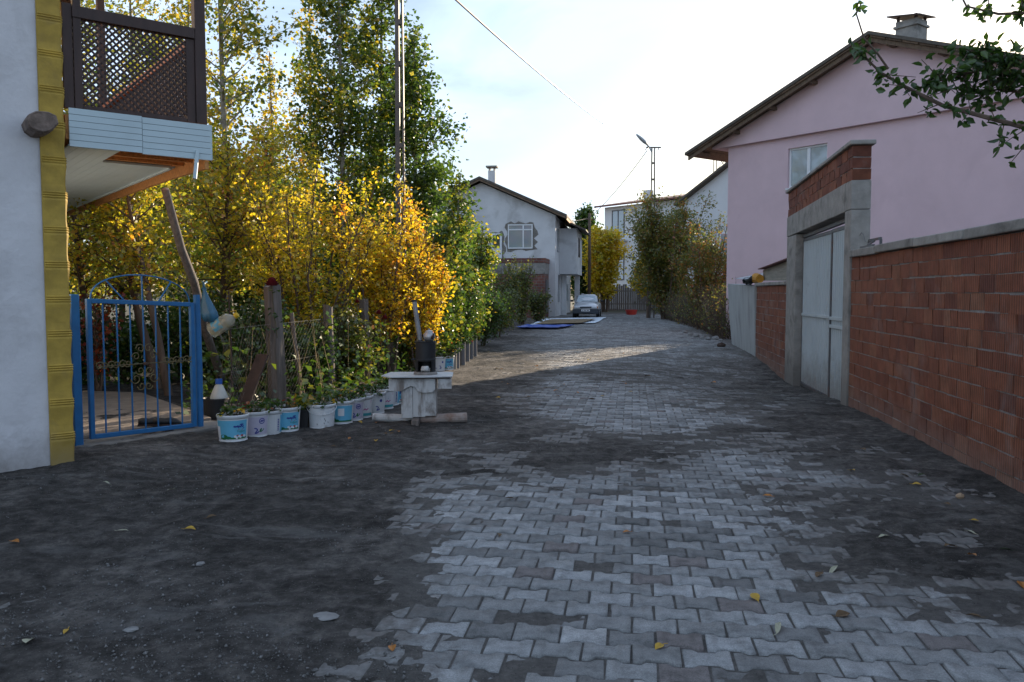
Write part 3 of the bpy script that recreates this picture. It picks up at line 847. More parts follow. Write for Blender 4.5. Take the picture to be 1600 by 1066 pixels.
def make_left_house():
    o = thing('limewashed_house', 'white limewashed house wall with yellow corner quoins and a balcony', 'house', (-3.90, 7.31, 0), HROT)
    w = MB()
    nx, nz = 40, 44
    vs, fs = [], []
    for j in range(nz + 1):
        for i in range(nx + 1):
            x = -9.0 + 8.86 * i / nx; z = -0.2 + 7.2 * j / nz
            vs.append((x, 0.0 - (0.035 * float(fbm(x * 1.1, z * 1.1, 4)) + 0.03 * (1 - float(sstep(0, 0.5, z)))) * float(sstep(0.16, 0.7, -x)) + 0.01 * (1 - float(sstep(0.16, 0.5, -x))), z))
    for j in range(nz):
        for i in range(nx):
            a = j * (nx + 1) + i; fs.append((a, a + 1, a + nx + 2, a + nx + 1))
    w.add(vs, fs)
    w.span(-0.3, -0.03, 0.02, 9.5, -0.2, 7.0); w.span(-9, -0.3, 9.2, 9.5, -0.2, 7.0); w.span(-9.0, -8.8, 0.06, 9.2, -0.2, 7.0)
    w.build('wall', M_WHITEWALL, o, smooth=False)
    # quoins: curved blocks parted by triple fillets
    q = MB()
    prof = []
    z = 0.0
    while z < 6.9:
        for (dz, d) in ((0.0, 0.022), (0.012, 0.029), (0.022, 0.021), (0.032, 0.030), (0.042, 0.021), (0.052, 0.028), (0.062, 0.016), (0.12, 0.012), (0.18, 0.014), (0.24, 0.019), (0.285, 0.025)):
            prof.append((z + dz, d))
        z += 0.30
    vs, fs = [], []
    for (z_, d) in prof:
        # section: along the front, round the corner, along the side
        vs += [(-0.175, 0.0, z_), (-0.167, -d, z_), (d * 0.2, -d, z_), (d, -d * 0.2, z_), (d, 0.26, z_), (0.0, 0.27, z_)]
    for i in range(len(prof) - 1):
        for k in range(5): fs.append((i*6 + k, i*6 + k + 1, (i+1)*6 + k + 1, (i+1)*6 + k))
    q.add(vs, fs); q.build('quoin', M_QUOIN, o)
    lg = MB()
    rs = random.Random(2)
    prof = []
    n = 12
    ring = [1 + 0.16 * math.sin(2 * k * 2 * math.pi / n + 1) + rs.uniform(-0.06, 0.06) for k in range(n)]
    vs = []
    for (yy, sc) in ((0.2, 0.95), (-0.18, 1.0), (-0.27, 0.97), (-0.285, 0.86)):
        for k in range(n):
            a = 2 * math.pi * k / n
            vs.append((-0.19 + 0.105 * ring[k] * sc * math.cos(a), yy + 0.01 * rs.uniform(-1, 1), 3.00 + 0.108 * ring[k] * sc * math.sin(a)))
    fs = [(i*n + k, i*n + (k+1) % n, (i+1)*n + (k+1) % n, (i+1)*n + k) for i in range(3) for k in range(n)] + [tuple(3*n + k for k in range(n))]
    lg.add(vs, fs); lg.build('beam_end', surf('brown_log_end', (0.19, 0.14, 0.115), 0.9, 0.4, 14, bmp=0.8, bscale=40, stain=(0.06, 0.045, 0.035), stain_scale=9, stain_amt=0.8), o)
    # upper roof, above the picture: keeps the balcony and wall shaded as they are
    r = MB(); r.prism([(-9.6, 7.0), (1.9, 7.0), (1.9, 7.12), (-4, 9.2), (-9.6, 7.12)], -0.7, 10.2, 'y'); r.build('roof', M_REDROOF, o)

    b = MB(); b.span(0.03, 1.24, 0.03, 8.3, 2.93, 3.14)
    bal = b.build('balcony', M_OSB, o)
    f = MB(); ln = MB()
    nb = 6; z0, z1 = 2.86, 3.195
    for (xa, xb, dz) in ((0.055, 0.652, 0.0), (0.656, 1.285, -0.008)):
        hgt = (z1 - z0) / nb
        for k in range(nb):
            za = z0 + dz + k * hgt
            f.span(xa, xb, -0.006, 0.022, za + 0.0025, za + hgt - 0.0015)
    f.build('fascia_cladding', M_PVC, bal)
    ln.span(0.06, 1.27, 0.002, 0.018, z0 + 0.002, z1 - 0.006); ln.build('fascia_backing', M_PVCLINE, bal)
    # soffit of narrow strips running back along the house, one corner missing
    s = MB(); nb = 13
    for k in range(nb):
        xa = 0.05 + k * 0.0865
        y0 = 0.80 if 0.52 < xa + 0.04 < 1.06 else 0.03
        if xa + 0.04 >= 1.06: y0 = 0.83
        s.span(xa + 0.001, xa + 0.0850, y0, 8.28, 2.872, 2.882)
    s.build('soffit', M_PVC, bal)
    e = MB(); e.prism([(0.035, 2.775), (1.2, 2.80), (8.3, 2.83), (8.3, 2.925), (0.035, 2.925)], 1.225, 1.262, 'x'); e.span(0.5, 1.22, 0.42, 0.46, 2.88, 2.929); e.span(0.5, 1.22, 0.70, 0.74, 2.88, 2.929); e.build('edge_board', M_OSB, bal)
    tr = MB(); tr.bar((0.48, 0.80, 2.868), (1.12, 0.80, 2.868), 0.02, 0.02); tr.bar((1.13, 0.83, 2.862), (1.13, 8.25, 2.862), 0.03, 0.018); tr.build('soffit_trim', M_PVC, bal)
    pp = MB(); pp.tube([(1.14, -0.02, 2.93), (1.10, -0.05, 2.66)], 0.019, 10); pp.build('drain_pipe', M_PVC, bal, smooth=False)
    fr = MB()
    fr.span(1.155, 1.255, 0.03, 0.13, 3.2, 6.99)
    fr.build('balcony_post', M_DARKWOOD, bal, bevel=0.004)
    fr = MB(); fr.span(0.115, 0.18, 0.03, 0.095, 3.2, 6.99); fr.build('balcony_post', M_DARKWOOD, bal, bevel=0.004)
    fr = MB(); fr.span(1.155, 1.255, 8.15, 8.25, 3.2, 6.99); fr.build('balcony_post', M_DARKWOOD, bal, bevel=0.004)
    fr = MB(); fr.span(1.155, 1.245, 4.1, 4.2, 3.2, 6.99); fr.build('balcony_post', M_DARKWOOD, bal, bevel=0.004)
    # the railing panels: front and side
    p = MB()
    p.span(0.03, 0.11, 0.04, 0.09, 3.2, 4.10)
    p.span(0.11, 1.15, 0.02, 0.11, 3.985, 4.085); p.span(1.075, 1.152, 0.045, 0.085, 3.2, 3.98); p.span(0.185, 1.07, 0.045, 0.085, 3.2, 3.235)
    rl = p.build('railing', M_DARKWOOD, bal, bevel=0.003)
    q = MB(); lattice(q, 0.97, 0.75, lambda u, v, t: (0.108 + u, 0.065 + (t if abs(t) < 0.5 else t), 3.235 + v), pitch=0.047, w=0.0185)
    q.build('lattice', M_DARKWOOD, rl)
    p = MB(); p.span(1.165, 1.245, 0.14, 8.1, 3.985, 4.06); p.span(1.185, 1.225, 0.14, 8.1, 3.2, 3.25)
    rl = p.build('railing', M_LITWOOD, bal, bevel=0.003)
    q = MB(); lattice(q, 7.96, 0.735, lambda u, v, t: (1.205 + t, 0.14 + u, 3.25 + v), pitch=0.055, w=0.021)
    q.build('lattice', M_DARKWOOD, rl)
make_left_house()

# ------------------------------------------------------------------ the blue garden gate
def make_garden_gate():
    gx, gy = -4.23, 8.03
    rz = math.atan2(1.11, 0.77)
    o = thing('garden_gate', 'blue painted iron garden gate with arched top and gold scrolls', 'gate', (gx, gy, 0.0), rz)
    p = MB(); p.span(-0.04, 0.04, -0.04, 0.04, 0.0, 1.57); p.build('gate_post', M_BLUE, o, bevel=0.006)
    p = MB(); p.tube([(1.36, 0, 0.06), (1.362, 0, 0.8), (1.35, 0.0, 1.56)], 0.036, 10); p.build('gate_post', M_BLUE, o)
    f = MB()
    zl, zr, bl, br = 1.505, 1.455, 0.165, 0.135
    f.bar((0.135, -0.02, bl - .02), (0.135, -0.02, zl + .02), 0.045, 0.045); f.bar((1.27, -0.02, br - .02), (1.27, -0.02, zr + .02), 0.045, 0.045)
    f.bar((0.158, -0.02, zl), (1.247, -0.02, zr), 0.045, 0.045); f.bar((0.158, -0.02, bl), (1.247, -0.02, br), 0.045, 0.045)
    f.build('gate_frame', M_BLUE, o, bevel=0.005)
    for k in range(7):
        x = 0.135 + (k + 1) * 1.135 / 8
        b = MB(); zt = zl + (zr - zl) * (x - .135) / 1.135 - 0.02; zb = bl + (br - bl) * (x - .135) / 1.135 + 0.02
        b.tube([(x, -0.02, zb), (x + random.uniform(-.006, .006), -0.02, (zb + zt)/2), (x, -0.02, zt)], 0.0085, 6); b.build('gate_bar', M_BLUE, o)
    a = MB(); pts = []
    cx = 0.70
    for k in range(25):
        t = math.pi * k / 24
        x = cx - 0.545 * math.cos(t)
        pts.append((x, -0.02, zl + (zr - zl) * (x - .135) / 1.135 + 0.022 + 0.262 * math.sin(t) ** 0.9))
    a.tube(pts, 0.0075, 6)
    for k, (xb, tt) in enumerate(((0.70, 0.5), (0.52, 0.26), (0.88, 0.74))):
        e = pts[int(24 * tt)]
        a.bar((xb, -0.02, 1.49), e, 0.014, 0.010)
    a.build('gate_arch', M_BLUE, o)
    s = MB()
    def scroll(c, r0, sx, sz, turns=1.15, n=18):
        pp = []
        for i in range(n):
            t = turns * 2 * math.pi * i / (n - 1)
            r = r0 * (1 - 0.72 * i / (n - 1))
            pp.append((c[0] + sx * r * math.cos(t), -0.034, c[1] + sz * r * math.sin(t)))
        s.tube(pp, 0.0055, 5)
    for x0 in (0.22, 0.34, 0.46, 0.95, 1.07, 1.19):
        scroll((x0, 0.86), 0.045, 1 if x0 < .7 else -1, 1); scroll((x0 + 0.055, 0.865), 0.04, -1, -1)
    for sx in (1, -1):
        for (cx_, cz, r_) in ((0.045, 1.01, 0.05), (0.095, 0.93, 0.045), (0.05, 0.78, 0.05), (0.10, 0.70, 0.055), (0.04, 0.62, 0.045)):
            scroll((0.70 + sx * cx_, cz), r_, sx, 1 if cz > .8 else -1)
    s.tube([(0.20, -0.034, 0.855), (1.20, -0.034, 0.85)], 0.005, 5)
    s.build('scroll_ornament', M_GOLD, o)
    k = MB(); k.lathe([(0.0, -0.02), (0.022, -0.01), (0.022, 0.01), (0, 0.02)], (0.70, -0.045, 0.85), 8); k.build('gate_lock', M_RUST, o)
    # step under the gate
    st = MB(); rs = random.Random(8)
    def slab(poly, z0, z1):
        n = len(poly)
        st.prism(poly, z0, z1, 'z')
    slab([(-0.06, -0.42), (0.6, -0.46), (1.1, -0.36), (1.75, -0.30), (1.72, 0.30), (-0.06, 0.30)], -0.1, 0.045)
    slab([(-0.05, -0.20), (0.5, -0.22), (1.72, -0.12), (1.70, 0.29), (-0.05, 0.29)], 0.0455, 0.105)
    t = tag(st.build('concrete_step', M_CONCRETE, None, bevel=0.02), 'worn concrete step under the blue garden gate', 'step'); t.location = (gx, gy, 0); t.rotation_euler = (0, 0, rz)
    pth = MB(); pth.prism([(-0.5, 0.28), (1.7, 0.28), (2.6, 3.2), (1.5, 6.0), (-0.5, 4.5)], 0.05, 0.135, 'z')
    t = structure(pth.build('garden_path', surf('sandy_concrete_path', (0.24, 0.19, 0.15), 0.95, 0.25, 5, bmp=0.6, bscale=20), None)); t.location = (gx, gy, 0); t.rotation_euler = (0, 0, rz)
make_garden_gate()

# ------------------------------------------------------------------ leaves: one builder for every plant
def leaf_arrays(P, size, tint, up=0.35, droop=0.0, wide=0.72, fold=0.18, rs=rng, shape='kite'):
    """P (N,3) leaf positions -> verts, faces: small folded blades turned every way"""
    n = len(P)
    size = np.broadcast_to(size, n)
    u = rs.normal(0, 1, (n, 3)); u[:, 2] = u[:, 2] * 0.7 - droop
    u /= np.linalg.norm(u, axis=1)[:, None] + 1e-9
    nn = rs.normal(0, 1, (n, 3)); nn[:, 2] += up * 3
    v = np.cross(nn, u); v /= np.linalg.norm(v, axis=1)[:, None] + 1e-9
    w = np.cross(u, v)
    s = size[:, None]
    if shape == 'kite':
        pts = [P, P + u*s*0.42 + v*s*0.5*wide + w*s*fold, P + u*s, P + u*s*0.42 - v*s*0.5*wide + w*s*fold]
        verts = np.stack(pts, 1).reshape(-1, 3)
        faces = np.arange(n * 4).reshape(n, 4)
        return verts, faces, tint
    # ovate: eight points as three quads, bent along the midrib
    a, b_ = wide * 0.36, wide * 0.5
    pts = [P, P + u*s*0.22 + v*s*a + w*s*fold, P + u*s*0.55 + v*s*b_ + w*s*fold, P + u*s*0.85 + v*s*a*.5 + w*s*fold*.4, P + u*s*1.05 - w*s*0.12,
           P + u*s*0.85 - v*s*a*.5 + w*s*fold*.4, P + u*s*0.55 - v*s*b_ + w*s*fold, P + u*s*0.22 - v*s*a + w*s*fold]
    verts = np.stack(pts, 1).reshape(-1, 3)
    b0 = np.arange(n)[:, None] * 8
    faces = np.concatenate([b0 + np.array([[0, 1, 2, 3, 4]]), b0 + np.array([[0, 4, 5, 6, 7]])], 1).reshape(-1, 5)
    return verts, faces, np.repeat(tint, 2)

GREEN = [(0, (0.022, 0.055, 0.009)), (0.5, (0.050, 0.11, 0.014)), (0.8, (0.10, 0.16, 0.02)), (1, (0.22, 0.22, 0.024))]
M_LEAF_GREEN = leaf_mat('garden_green_leaf', GREEN, 0.4)
M_LEAF_POPLAR = leaf_mat('poplar_leaf', [(0, (0.035, 0.075, 0.012)), (0.40, (0.090, 0.145, 0.019)), (0.58, (0.22, 0.23, 0.024)), (0.76, (0.46, 0.37, 0.03)), (1, (0.48, 0.28, 0.03))], 0.52, 1.55)
M_LEAF_YELLOW = leaf_mat('autumn_yellow_leaf', [(0, (0.24, 0.25, 0.02)), (0.25, (0.55, 0.44, 0.024)), (0.6, (0.66, 0.45, 0.024)), (0.85, (0.64, 0.31, 0.024)), (1, (0.50, 0.16, 0.025))], 0.58, 1.5)
M_LEAF_FRUIT = leaf_mat('fruit_tree_leaf', [(0, (0.07, 0.12, 0.016)), (0.4, (0.26, 0.27, 0.024)), (0.7, (0.52, 0.42, 0.03)), (0.9, (0.58, 0.34, 0.03)), (1, (0.50, 0.18, 0.03))], 0.6, 1.55)
M_LEAF_DULL = leaf_mat('dull_hedge_leaf', [(0, (0.045, 0.065, 0.014)), (0.45, (0.11, 0.14, 0.025)), (0.7, (0.21, 0.19, 0.03)), (0.86, (0.30, 0.17, 0.03)), (1, (0.34, 0.11, 0.03))], 0.48, 1.4)
M_LEAF_RED = leaf_mat('red_autumn_leaf', [(0, (0.16, 0.02, 0.01)), (0.6, (0.34, 0.05, 0.015)), (1, (0.36, 0.14, 0.02))], 0.45)
M_STEM = surf('green_brown_stem', (0.09, 0.075, 0.035), 0.9, 0.4, 10, bmp=0.2)
M_DRYSTEM = surf('dry_twig', (0.085, 0.06, 0.045), 0.95, 0.35, 10, bmp=0.2)
M_PETAL = surf('dark_red_petal', (0.13, 0.004, 0.010), 0.7, 0.3, 20, bmp=0.1)

def leafy(name, P, size, tint, mat, parent=None, **kw):
    v, f, t = leaf_arrays(np.asarray(P, float), size, np.asarray(tint, float), **kw)
    return np_mesh(name, v, f, mat, parent, tint=t)

# ------------------------------------------------------------------ the things by the fence
def make_prop_pole():
    o = thing('wooden_prop', 'long crooked wooden pole propped against the balcony edge', 'pole', (-4.40, 12.25, 0.05))
    m = MB()
    path = [at_depth(353, 618, 12.2), at_depth(340, 572, 11.75), at_depth(322, 520, 11.3), at_depth(303, 440, 10.65), at_depth(283, 388, 10.2), at_depth(258, 296, 9.72)]
    m.tube(path, [0.062, 0.060, 0.057, 0.054, 0.05, 0.045], 9)
    m.build('pole', M_WEATHERED, o, smooth=True, world=True)
    # blue carrier bag tied to it
    p = at_depth(325, 470, 10.55)
    b = thing('carrier_bag', 'blue plastic carrier bag tied to the wooden prop', 'bag', p + Vector((0.0, -0.09, -0.22)))
    prof = [(0.0, -0.06), (0.09, -0.05), (0.125, 0.02), (0.12, 0.10), (0.085, 0.22), (0.05, 0.33), (0.028, 0.42), (0.04, 0.47)]
    mb = MB(); mb.lathe([(a_ * .8, b_ * .82) for a_, b_ in prof], (0.05, 0, 0), 22)
    for i, v in enumerate(mb.v):
        a = math.atan2(v[1], v[0] - 0.05); k = 1 + 0.12 * math.sin(a * 5 + v[2] * 9) + 0.06 * math.sin(a * 9)
        mb.v[i] = (0.05 + (v[0] - 0.05) * k - 0.17 * max(0, v[2]), v[1] * k * 0.8, v[2])
    bm_ = surf('blue_bag_film', (0.03, 0.13, 0.22), 0.35, 0.15, 8, bmp=0.3, bscale=20, stain=(0.012, 0.05, 0.09), stain_scale=5, stain_amt=0.9)
    mb.build('bag_body', bm_, b, smooth=True)
    h = MB(); h.tube([(-0.015, 0, 0.36), (-0.04, 0.05, 0.43), (-0.02, 0.12, 0.46)], [0.02, 0.012, 0.012], 6); h.tube([(-0.01, 0, 0.36), (0.0, -0.03, 0.44), (-0.06, 0.06, 0.46)], [0.018, 0.01, 0.01], 6); h.build('bag_handle', bm_, b, smooth=True)
    # the oil bottle hanging from a wire fence rod
    c = at_depth(347, 507, 10.5)
    rod = MB(); q = at_depth(359, 470, 10.62)
    rod.tube([(q.x, q.y, 0.0), (q.x + 0.01, q.y, 0.8), (q.x - 0.012, q.y, q.z + 0.12)], 0.011, 6)
    tag(rod.build('iron_rod', M_RUST), 'thin rusty iron rod standing by the hanging bottle', 'rod')
    b = thing('hanging_bottle', 'clear plastic oil bottle with yellow cap hanging tilted on a rod', 'bottle', c)
    M = Matrix.Rotation(R(58), 3, 'Y')
    g, t, bs = new_mat('clear_cloudy_plastic')
    bs.inputs['Base Color'].default_value = (0.62, 0.60, 0.48, 1); bs.inputs['Roughness'].default_value = 0.2; bs.inputs['Transmission Weight'].default_value = 0.55
    mb = MB(); mb.lathe([(0.0, -0.17), (0.085, -0.17), (0.10, -0.15), (0.10, 0.04), (0.092, 0.055), (0.10, 0.07), (0.09, 0.12), (0.045, 0.165), (0.03, 0.18), (0.03, 0.20)], n=20, M=M); mb.build('bottle_body', g, b, smooth=True)
    mb = MB(); mb.lathe([(0.036, 0.192), (0.038, 0.20), (0.036, 0.235), (0.0, 0.236)], n=14, M=M); mb.build('bottle_cap', surf('yellow_cap_plastic', (0.62, 0.42, 0.02), 0.4, 0.05, bmp=0), b)
    mb = MB(); mb.lathe([(0.102, -0.10), (0.102, 0.02)], n=12, a0=R(-160), a1=R(-60), M=M); mb.build('bottle_label', surf('blue_orange_label', (0.10, 0.36, 0.50), 0.5, 0.2, 12, bmp=0, stain=(0.60, 0.34, 0.04), stain_scale=9, stain_amt=1.0, stain_lo=0.48), b)
    mb = MB(); mb.tube([M @ Vector((0, 0, 0.19)), M @ Vector((-0.05, 0, 0.25)), (0.10, 0.02, 0.16)], 0.006, 5); mb.build('bottle_handle', surf('yellow_string', (0.5, 0.35, 0.03), 0.6), b)
make_prop_pole()

def make_corner_clutter():
    x, y = on_ground(338, 664)
    o = thing('black_tub', 'black plastic tub of soil beside the blue gate post', 'tub', (x, y, 0.02))
    m = MB(); m.lathe([(0.0, 0.0), (0.135, 0.0), (0.155, 0.29), (0.165, 0.295), (0.163, 0.31), (0.148, 0.308), (0.14, 0.26), (0.0, 0.255)], n=24); m.build('tub_body', M_BLACK, o, smooth=False)
    j = thing('cut_jug', 'milky cut off water jug with blue lid upside in a black tub', 'jug', (x + 0.03, y + 0.03, 0.275))
    m = MB(); m.lathe([(0.105, 0.0), (0.105, 0.06), (0.085, 0.11), (0.05, 0.19), (0.035, 0.21), (0.035, 0.225)], n=4 * 5); m.build('jug_body', surf('milky_plastic', (0.50, 0.50, 0.46), 0.35, 0.1, bmp=0.1), j, smooth=True)
    m = MB(); m.lathe([(0.04, 0.215), (0.042, 0.275), (0.0, 0.277)], n=16); m.build('jug_lid', surf('blue_lid_plastic', (0.03, 0.12, 0.45), 0.4, 0.1, bmp=0), j)
    x, y = on_ground(366, 662)
    m = MB(); m.bar((x, y + 0.1, 0.0), (x + 0.21, y + 0.5, 0.80), 0.19, 0.03)
    tag(m.build('rusty_plank', M_RUST, bevel=0.006), 'dark rusty channel leaning behind the first buckets', 'plank')
    for k, (px, py, a) in enumerate(((238, 664, 0.3), (262, 664, 0.15))):
        x, y = on_ground(px, py, 0.14)
        s = thing('rubber_shoe', ('black rubber shoe on the path behind the gate, nearer the hinge post' if k == 0 else 'black rubber shoe on the path behind the gate, nearer the latch post'), 'shoe', (x, y, 0.14), a - 1.3 + 1.4, 'pair of shoes on the garden path')
        m = MB()
        prof = [(-0.14, .036, .0, .075), (-0.10, .046, .0, .085), (-0.03, .044, .0, .075), (0.04, .048, .0, .085), (0.10, .046, .0, .06), (0.145, .02, .0, .025)]
        n = 10; vs = []
        for (xx, hw, z0, z1) in prof:
            for i in range(n):
                t = 2 * math.pi * i / n
                vs.append((xx, hw * math.cos(t), (z0 + z1)/2 + (z1 - z0)/2 * math.sin(t)))
        fs = [(i*n + q, i*n + (q+1) % n, (i+1)*n + (q+1) % n, (i+1)*n + q) for i in range(len(prof)-1) for q in range(n)] + [tuple(range(n)), tuple((len(prof)-1)*n + q for q in range(n))]
        m.add(vs, fs); m.build('upper', M_BLACK, s, smooth=True)
        m = MB(); m.prism([(-0.145, -.036), (0.09, -.05), (0.15, -.02), (0.15, .02), (0.09, .05), (-0.145, .036)], -0.004, 0.014, 'z'); m.build('sole', M_RUST, s)
make_corner_clutter()

def post_mesh(h, r0, r1, lean=(0, 0), seed=1, n=10):
    rs = random.Random(seed); m = MB()
    ring = [1 + rs.uniform(-0.14, 0.14) for _ in range(n)]
    vs = []; k = 9
    for i in range(k + 1):
        t = i / k; r = r0 + (r1 - r0) * t
        for j in range(n):
            a = 2 * math.pi * j / n + 0.12 * t
            q = r * ring[j] * (1 + rs.uniform(-0.03, 0.03))
            vs.append((lean[0] * t + q * math.cos(a) + 0.012 * math.sin(5 * t), lean[1] * t + q * math.sin(a), -0.1 + (h + 0.1) * t + (0.03 * rs.uniform(-1, 1) if i == k else 0)))
    fs = [(i*n + j, i*n + (j+1) % n, (i+1)*n + (j+1) % n, (i+1)*n + j) for i in range(k) for j in range(n)] + [tuple(k*n + j for j in range(n))]
    return m.add(vs, fs)

def make_fence():
    o = thing('wire_fence', 'old wire mesh fence on grey wooden posts along the garden', 'fence', (-3.19, 11.19, 0))
    posts = [(-3.19, 11.22, 1.64, .118, .105, (-.03, .0)), (-2.86, 13.0, 1.36, .075, .075, (.0, .0)), (-2.58, 14.6, 1.47, .075, .08, (-.02, 0)),
             (-2.30, 16.3, 1.25, .07, .06, (-.22, .1)), (-2.1, 17.2, 1.35, .07, .06, (-.08, 0)), (-1.95, 18.6, 1.4, .06, .05, (-.1, 0)), (-1.75, 20.6, 1.3, .06, .05, (.05, 0)), (-1.5, 23.0, 1.3, .06, .05, (-.15, 0)), (-3.06, 12.0, 1.25, .035, .028, (-.13, .1))]
    for i, (x, y, h, r0, r1, ln) in enumerate(posts):
        m = post_mesh(h, r0, r1, ln, 20 + i); 
        m.v = [(a + x, b + y, c + float(gz(x, y))) for a, b, c in m.v]
        m.build('post', M_WEATHERED, o, world=True)
    w = MB()
    line = [(-3.4, 9.6), (-3.23, 11.1), (-2.90, 12.95), (-2.63, 14.55), (-2.36, 16.3), (-1.98, 18.6), (-1.78, 20.6), (-1.55, 23.0)]
    cum = [0]
    for a, b in zip(line, line[1:]): cum.append(cum[-1] + math.dist(a, b))
    def at(s):
        s = min(max(s, 0), cum[-1])
        for i in range(len(line) - 1):
            if s <= cum[i+1] + 1e-6:
                f = (s - cum[i]) / (cum[i+1] - cum[i]); a, b = line[i], line[i+1]
                return (a[0] + (b[0]-a[0])*f, a[1] + (b[1]-a[1])*f)
    s = -1.2
    while s < cum[-1]:
        for sg in (1, -1):
            a, b = (s if sg > 0 else s + 1.2), (s + 1.2 if sg > 0 else s)
            if min(a, b) > -0.6 and max(a, b) < cum[-1]:
                a_, b_ = max(a, 0), max(b, 0)
                pa, pm, pb = at(a_), at((a_ + b_)/2), at(b_)
                w.tube([(*pa, 0.08), (pm[0] + .01, pm[1], 0.62), (*pb, 1.17)], 0.0009, 3, cap=False)
        s += 0.105
    for z in (1.17, 0.62): w.tube([(*p, z + random.uniform(-.03, .03)) for p in line], 0.002, 3)
    w.build('wire_mesh', surf('galvanised_wire', (0.28, 0.27, 0.25), 0.6, 0.2, bmp=0), o, world=True)
make_fence()

# ------------------------------------------------------------------ buckets planted with strawberries
M_PAIL = surf('white_pail_plastic', (0.62, 0.63, 0.64), 0.4, 0.06, 4, bmp=0.02, stain=(0.30, 0.28, 0.25), stain_scale=6, stain_amt=0.5, stain_lo=0.58)
M_LBLUE = surf('sky_blue_label', (0.13, 0.42, 0.60), 0.35, 0.08, bmp=0)
M_LLILAC = surf('pale_lilac_label', (0.48, 0.45, 0.55), 0.35, 0.05, bmp=0)
M_LPINK = surf('magenta_label', (0.42, 0.035, 0.22), 0.35, 0.1, bmp=0)
M_LTEAL = surf('teal_label', (0.05, 0.32, 0.36), 0.35, 0.1, bmp=0)
M_LWHITE = surf('white_label', (0.64, 0.64, 0.66), 0.35, 0.04, bmp=0)
M_INKBLUE = surf('dark_blue_print', (0.03, 0.045, 0.25), 0.4, 0.1, bmp=0)
M_INKGREEN = surf('green_print', (0.015, 0.13, 0.045), 0.4, 0.2, bmp=0)
M_INKRED = surf('red_print', (0.40, 0.05, 0.04), 0.4, 0.1, bmp=0)
M_INKWHITE = surf('white_print', (0.70, 0.70, 0.72), 0.4, 0.02, bmp=0)
M_INKBLACK = surf('black_print', (0.03, 0.03, 0.035), 0.4, 0.02, bmp=0)

RB0, RB1, HB = 0.140, 0.160, 0.275
def rad(z): return RB0 + (RB1 - RB0) * z / HB

def cyl_patch(mb, pts, lift, n=1):
    """a flat shape given as (angle in degrees, z) points, wrapped on the pail"""
    vs = [((rad(z) + lift) * math.cos(R(a)), (rad(z) + lift) * math.sin(R(a)), z) for a, z in pts]
    mb.add(vs, [tuple(range(len(vs)))])
def cyl_band(mb, a0, a1, z0, z1, lift, n=14):
    vs, fs = [], []
    for i in range(n + 1):
        a = a0 + (a1 - a0) * i / n
        for z in (z0, z1): vs.append(((rad(z) + lift) * math.cos(R(a)), (rad(z) + lift) * math.sin(R(a)), z))
    for i in range(n): fs.append((2*i, 2*i + 2, 2*i + 3, 2*i + 1))
    mb.add(vs, fs)
def cyl_ellipse(mb, a, z, ra, rz, lift, n=14, rot=0.0, squash=1.0):
    pts = []
    for i in range(n):
        t = 2 * math.pi * i / n
        u, v = ra * math.cos(t), rz * 900 / 3 * math.sin(t)
        pts.append((a + u * math.cos(rot) - v * math.sin(rot), z + (u * math.sin(rot) + v * math.cos(rot)) / 300))
    cyl_patch(mb, pts, lift)
def cyl_stroke(mb, pts, w, lift):
    """pen stroke through (angle, z) points; w in metres"""
    k = 180 / math.pi / 0.15
    for (a0, z0), (a1, z1) in zip(pts, pts[1:]):
        dx, dz = (a1 - a0) / k, z1 - z0; l = math.hypot(dx, dz) or 1
        nx, nz = -dz / l * w / 2, dx / l * w / 2
        cyl_patch(mb, [(a0 + nx*k, z0 + nz), (a0 - nx*k, z0 - nz), (a1 - nx*k, z1 - nz), (a1 + nx*k, z1 + nz)], lift)
_font_cache = {}
def cyl_text(mb, body, a, z, size, lift):
    if body not in _font_cache:
        cu = bpy.data.curves.new('lettering', 'FONT'); cu.body = body; cu.align_x = 'CENTER'; cu.resolution_u = 2
        ob = bpy.data.objects.new('lettering', cu); C.objects.link(ob)
        dg = bpy.context.evaluated_depsgraph_get()
        me = ob.evaluated_get(dg).to_mesh()
        _font_cache[body] = ([tuple(v.co) for v in me.vertices], [tuple(p.vertices) for p in me.polygons])
        ob.evaluated_get(dg).to_mesh_clear()
        bpy.data.objects.remove(ob); bpy.data.curves.remove(cu)
    vs, fs = _font_cache[body]
    k = 180 / math.pi / 0.152
    out = []
    for x, y, _ in vs:
        zz = z + y * size; aa = a + x * size * k
        out.append(((rad(zz) + lift) * math.cos(R(aa)), (rad(zz) + lift) * math.sin(R(aa)), zz))
    mb.add(out, fs)

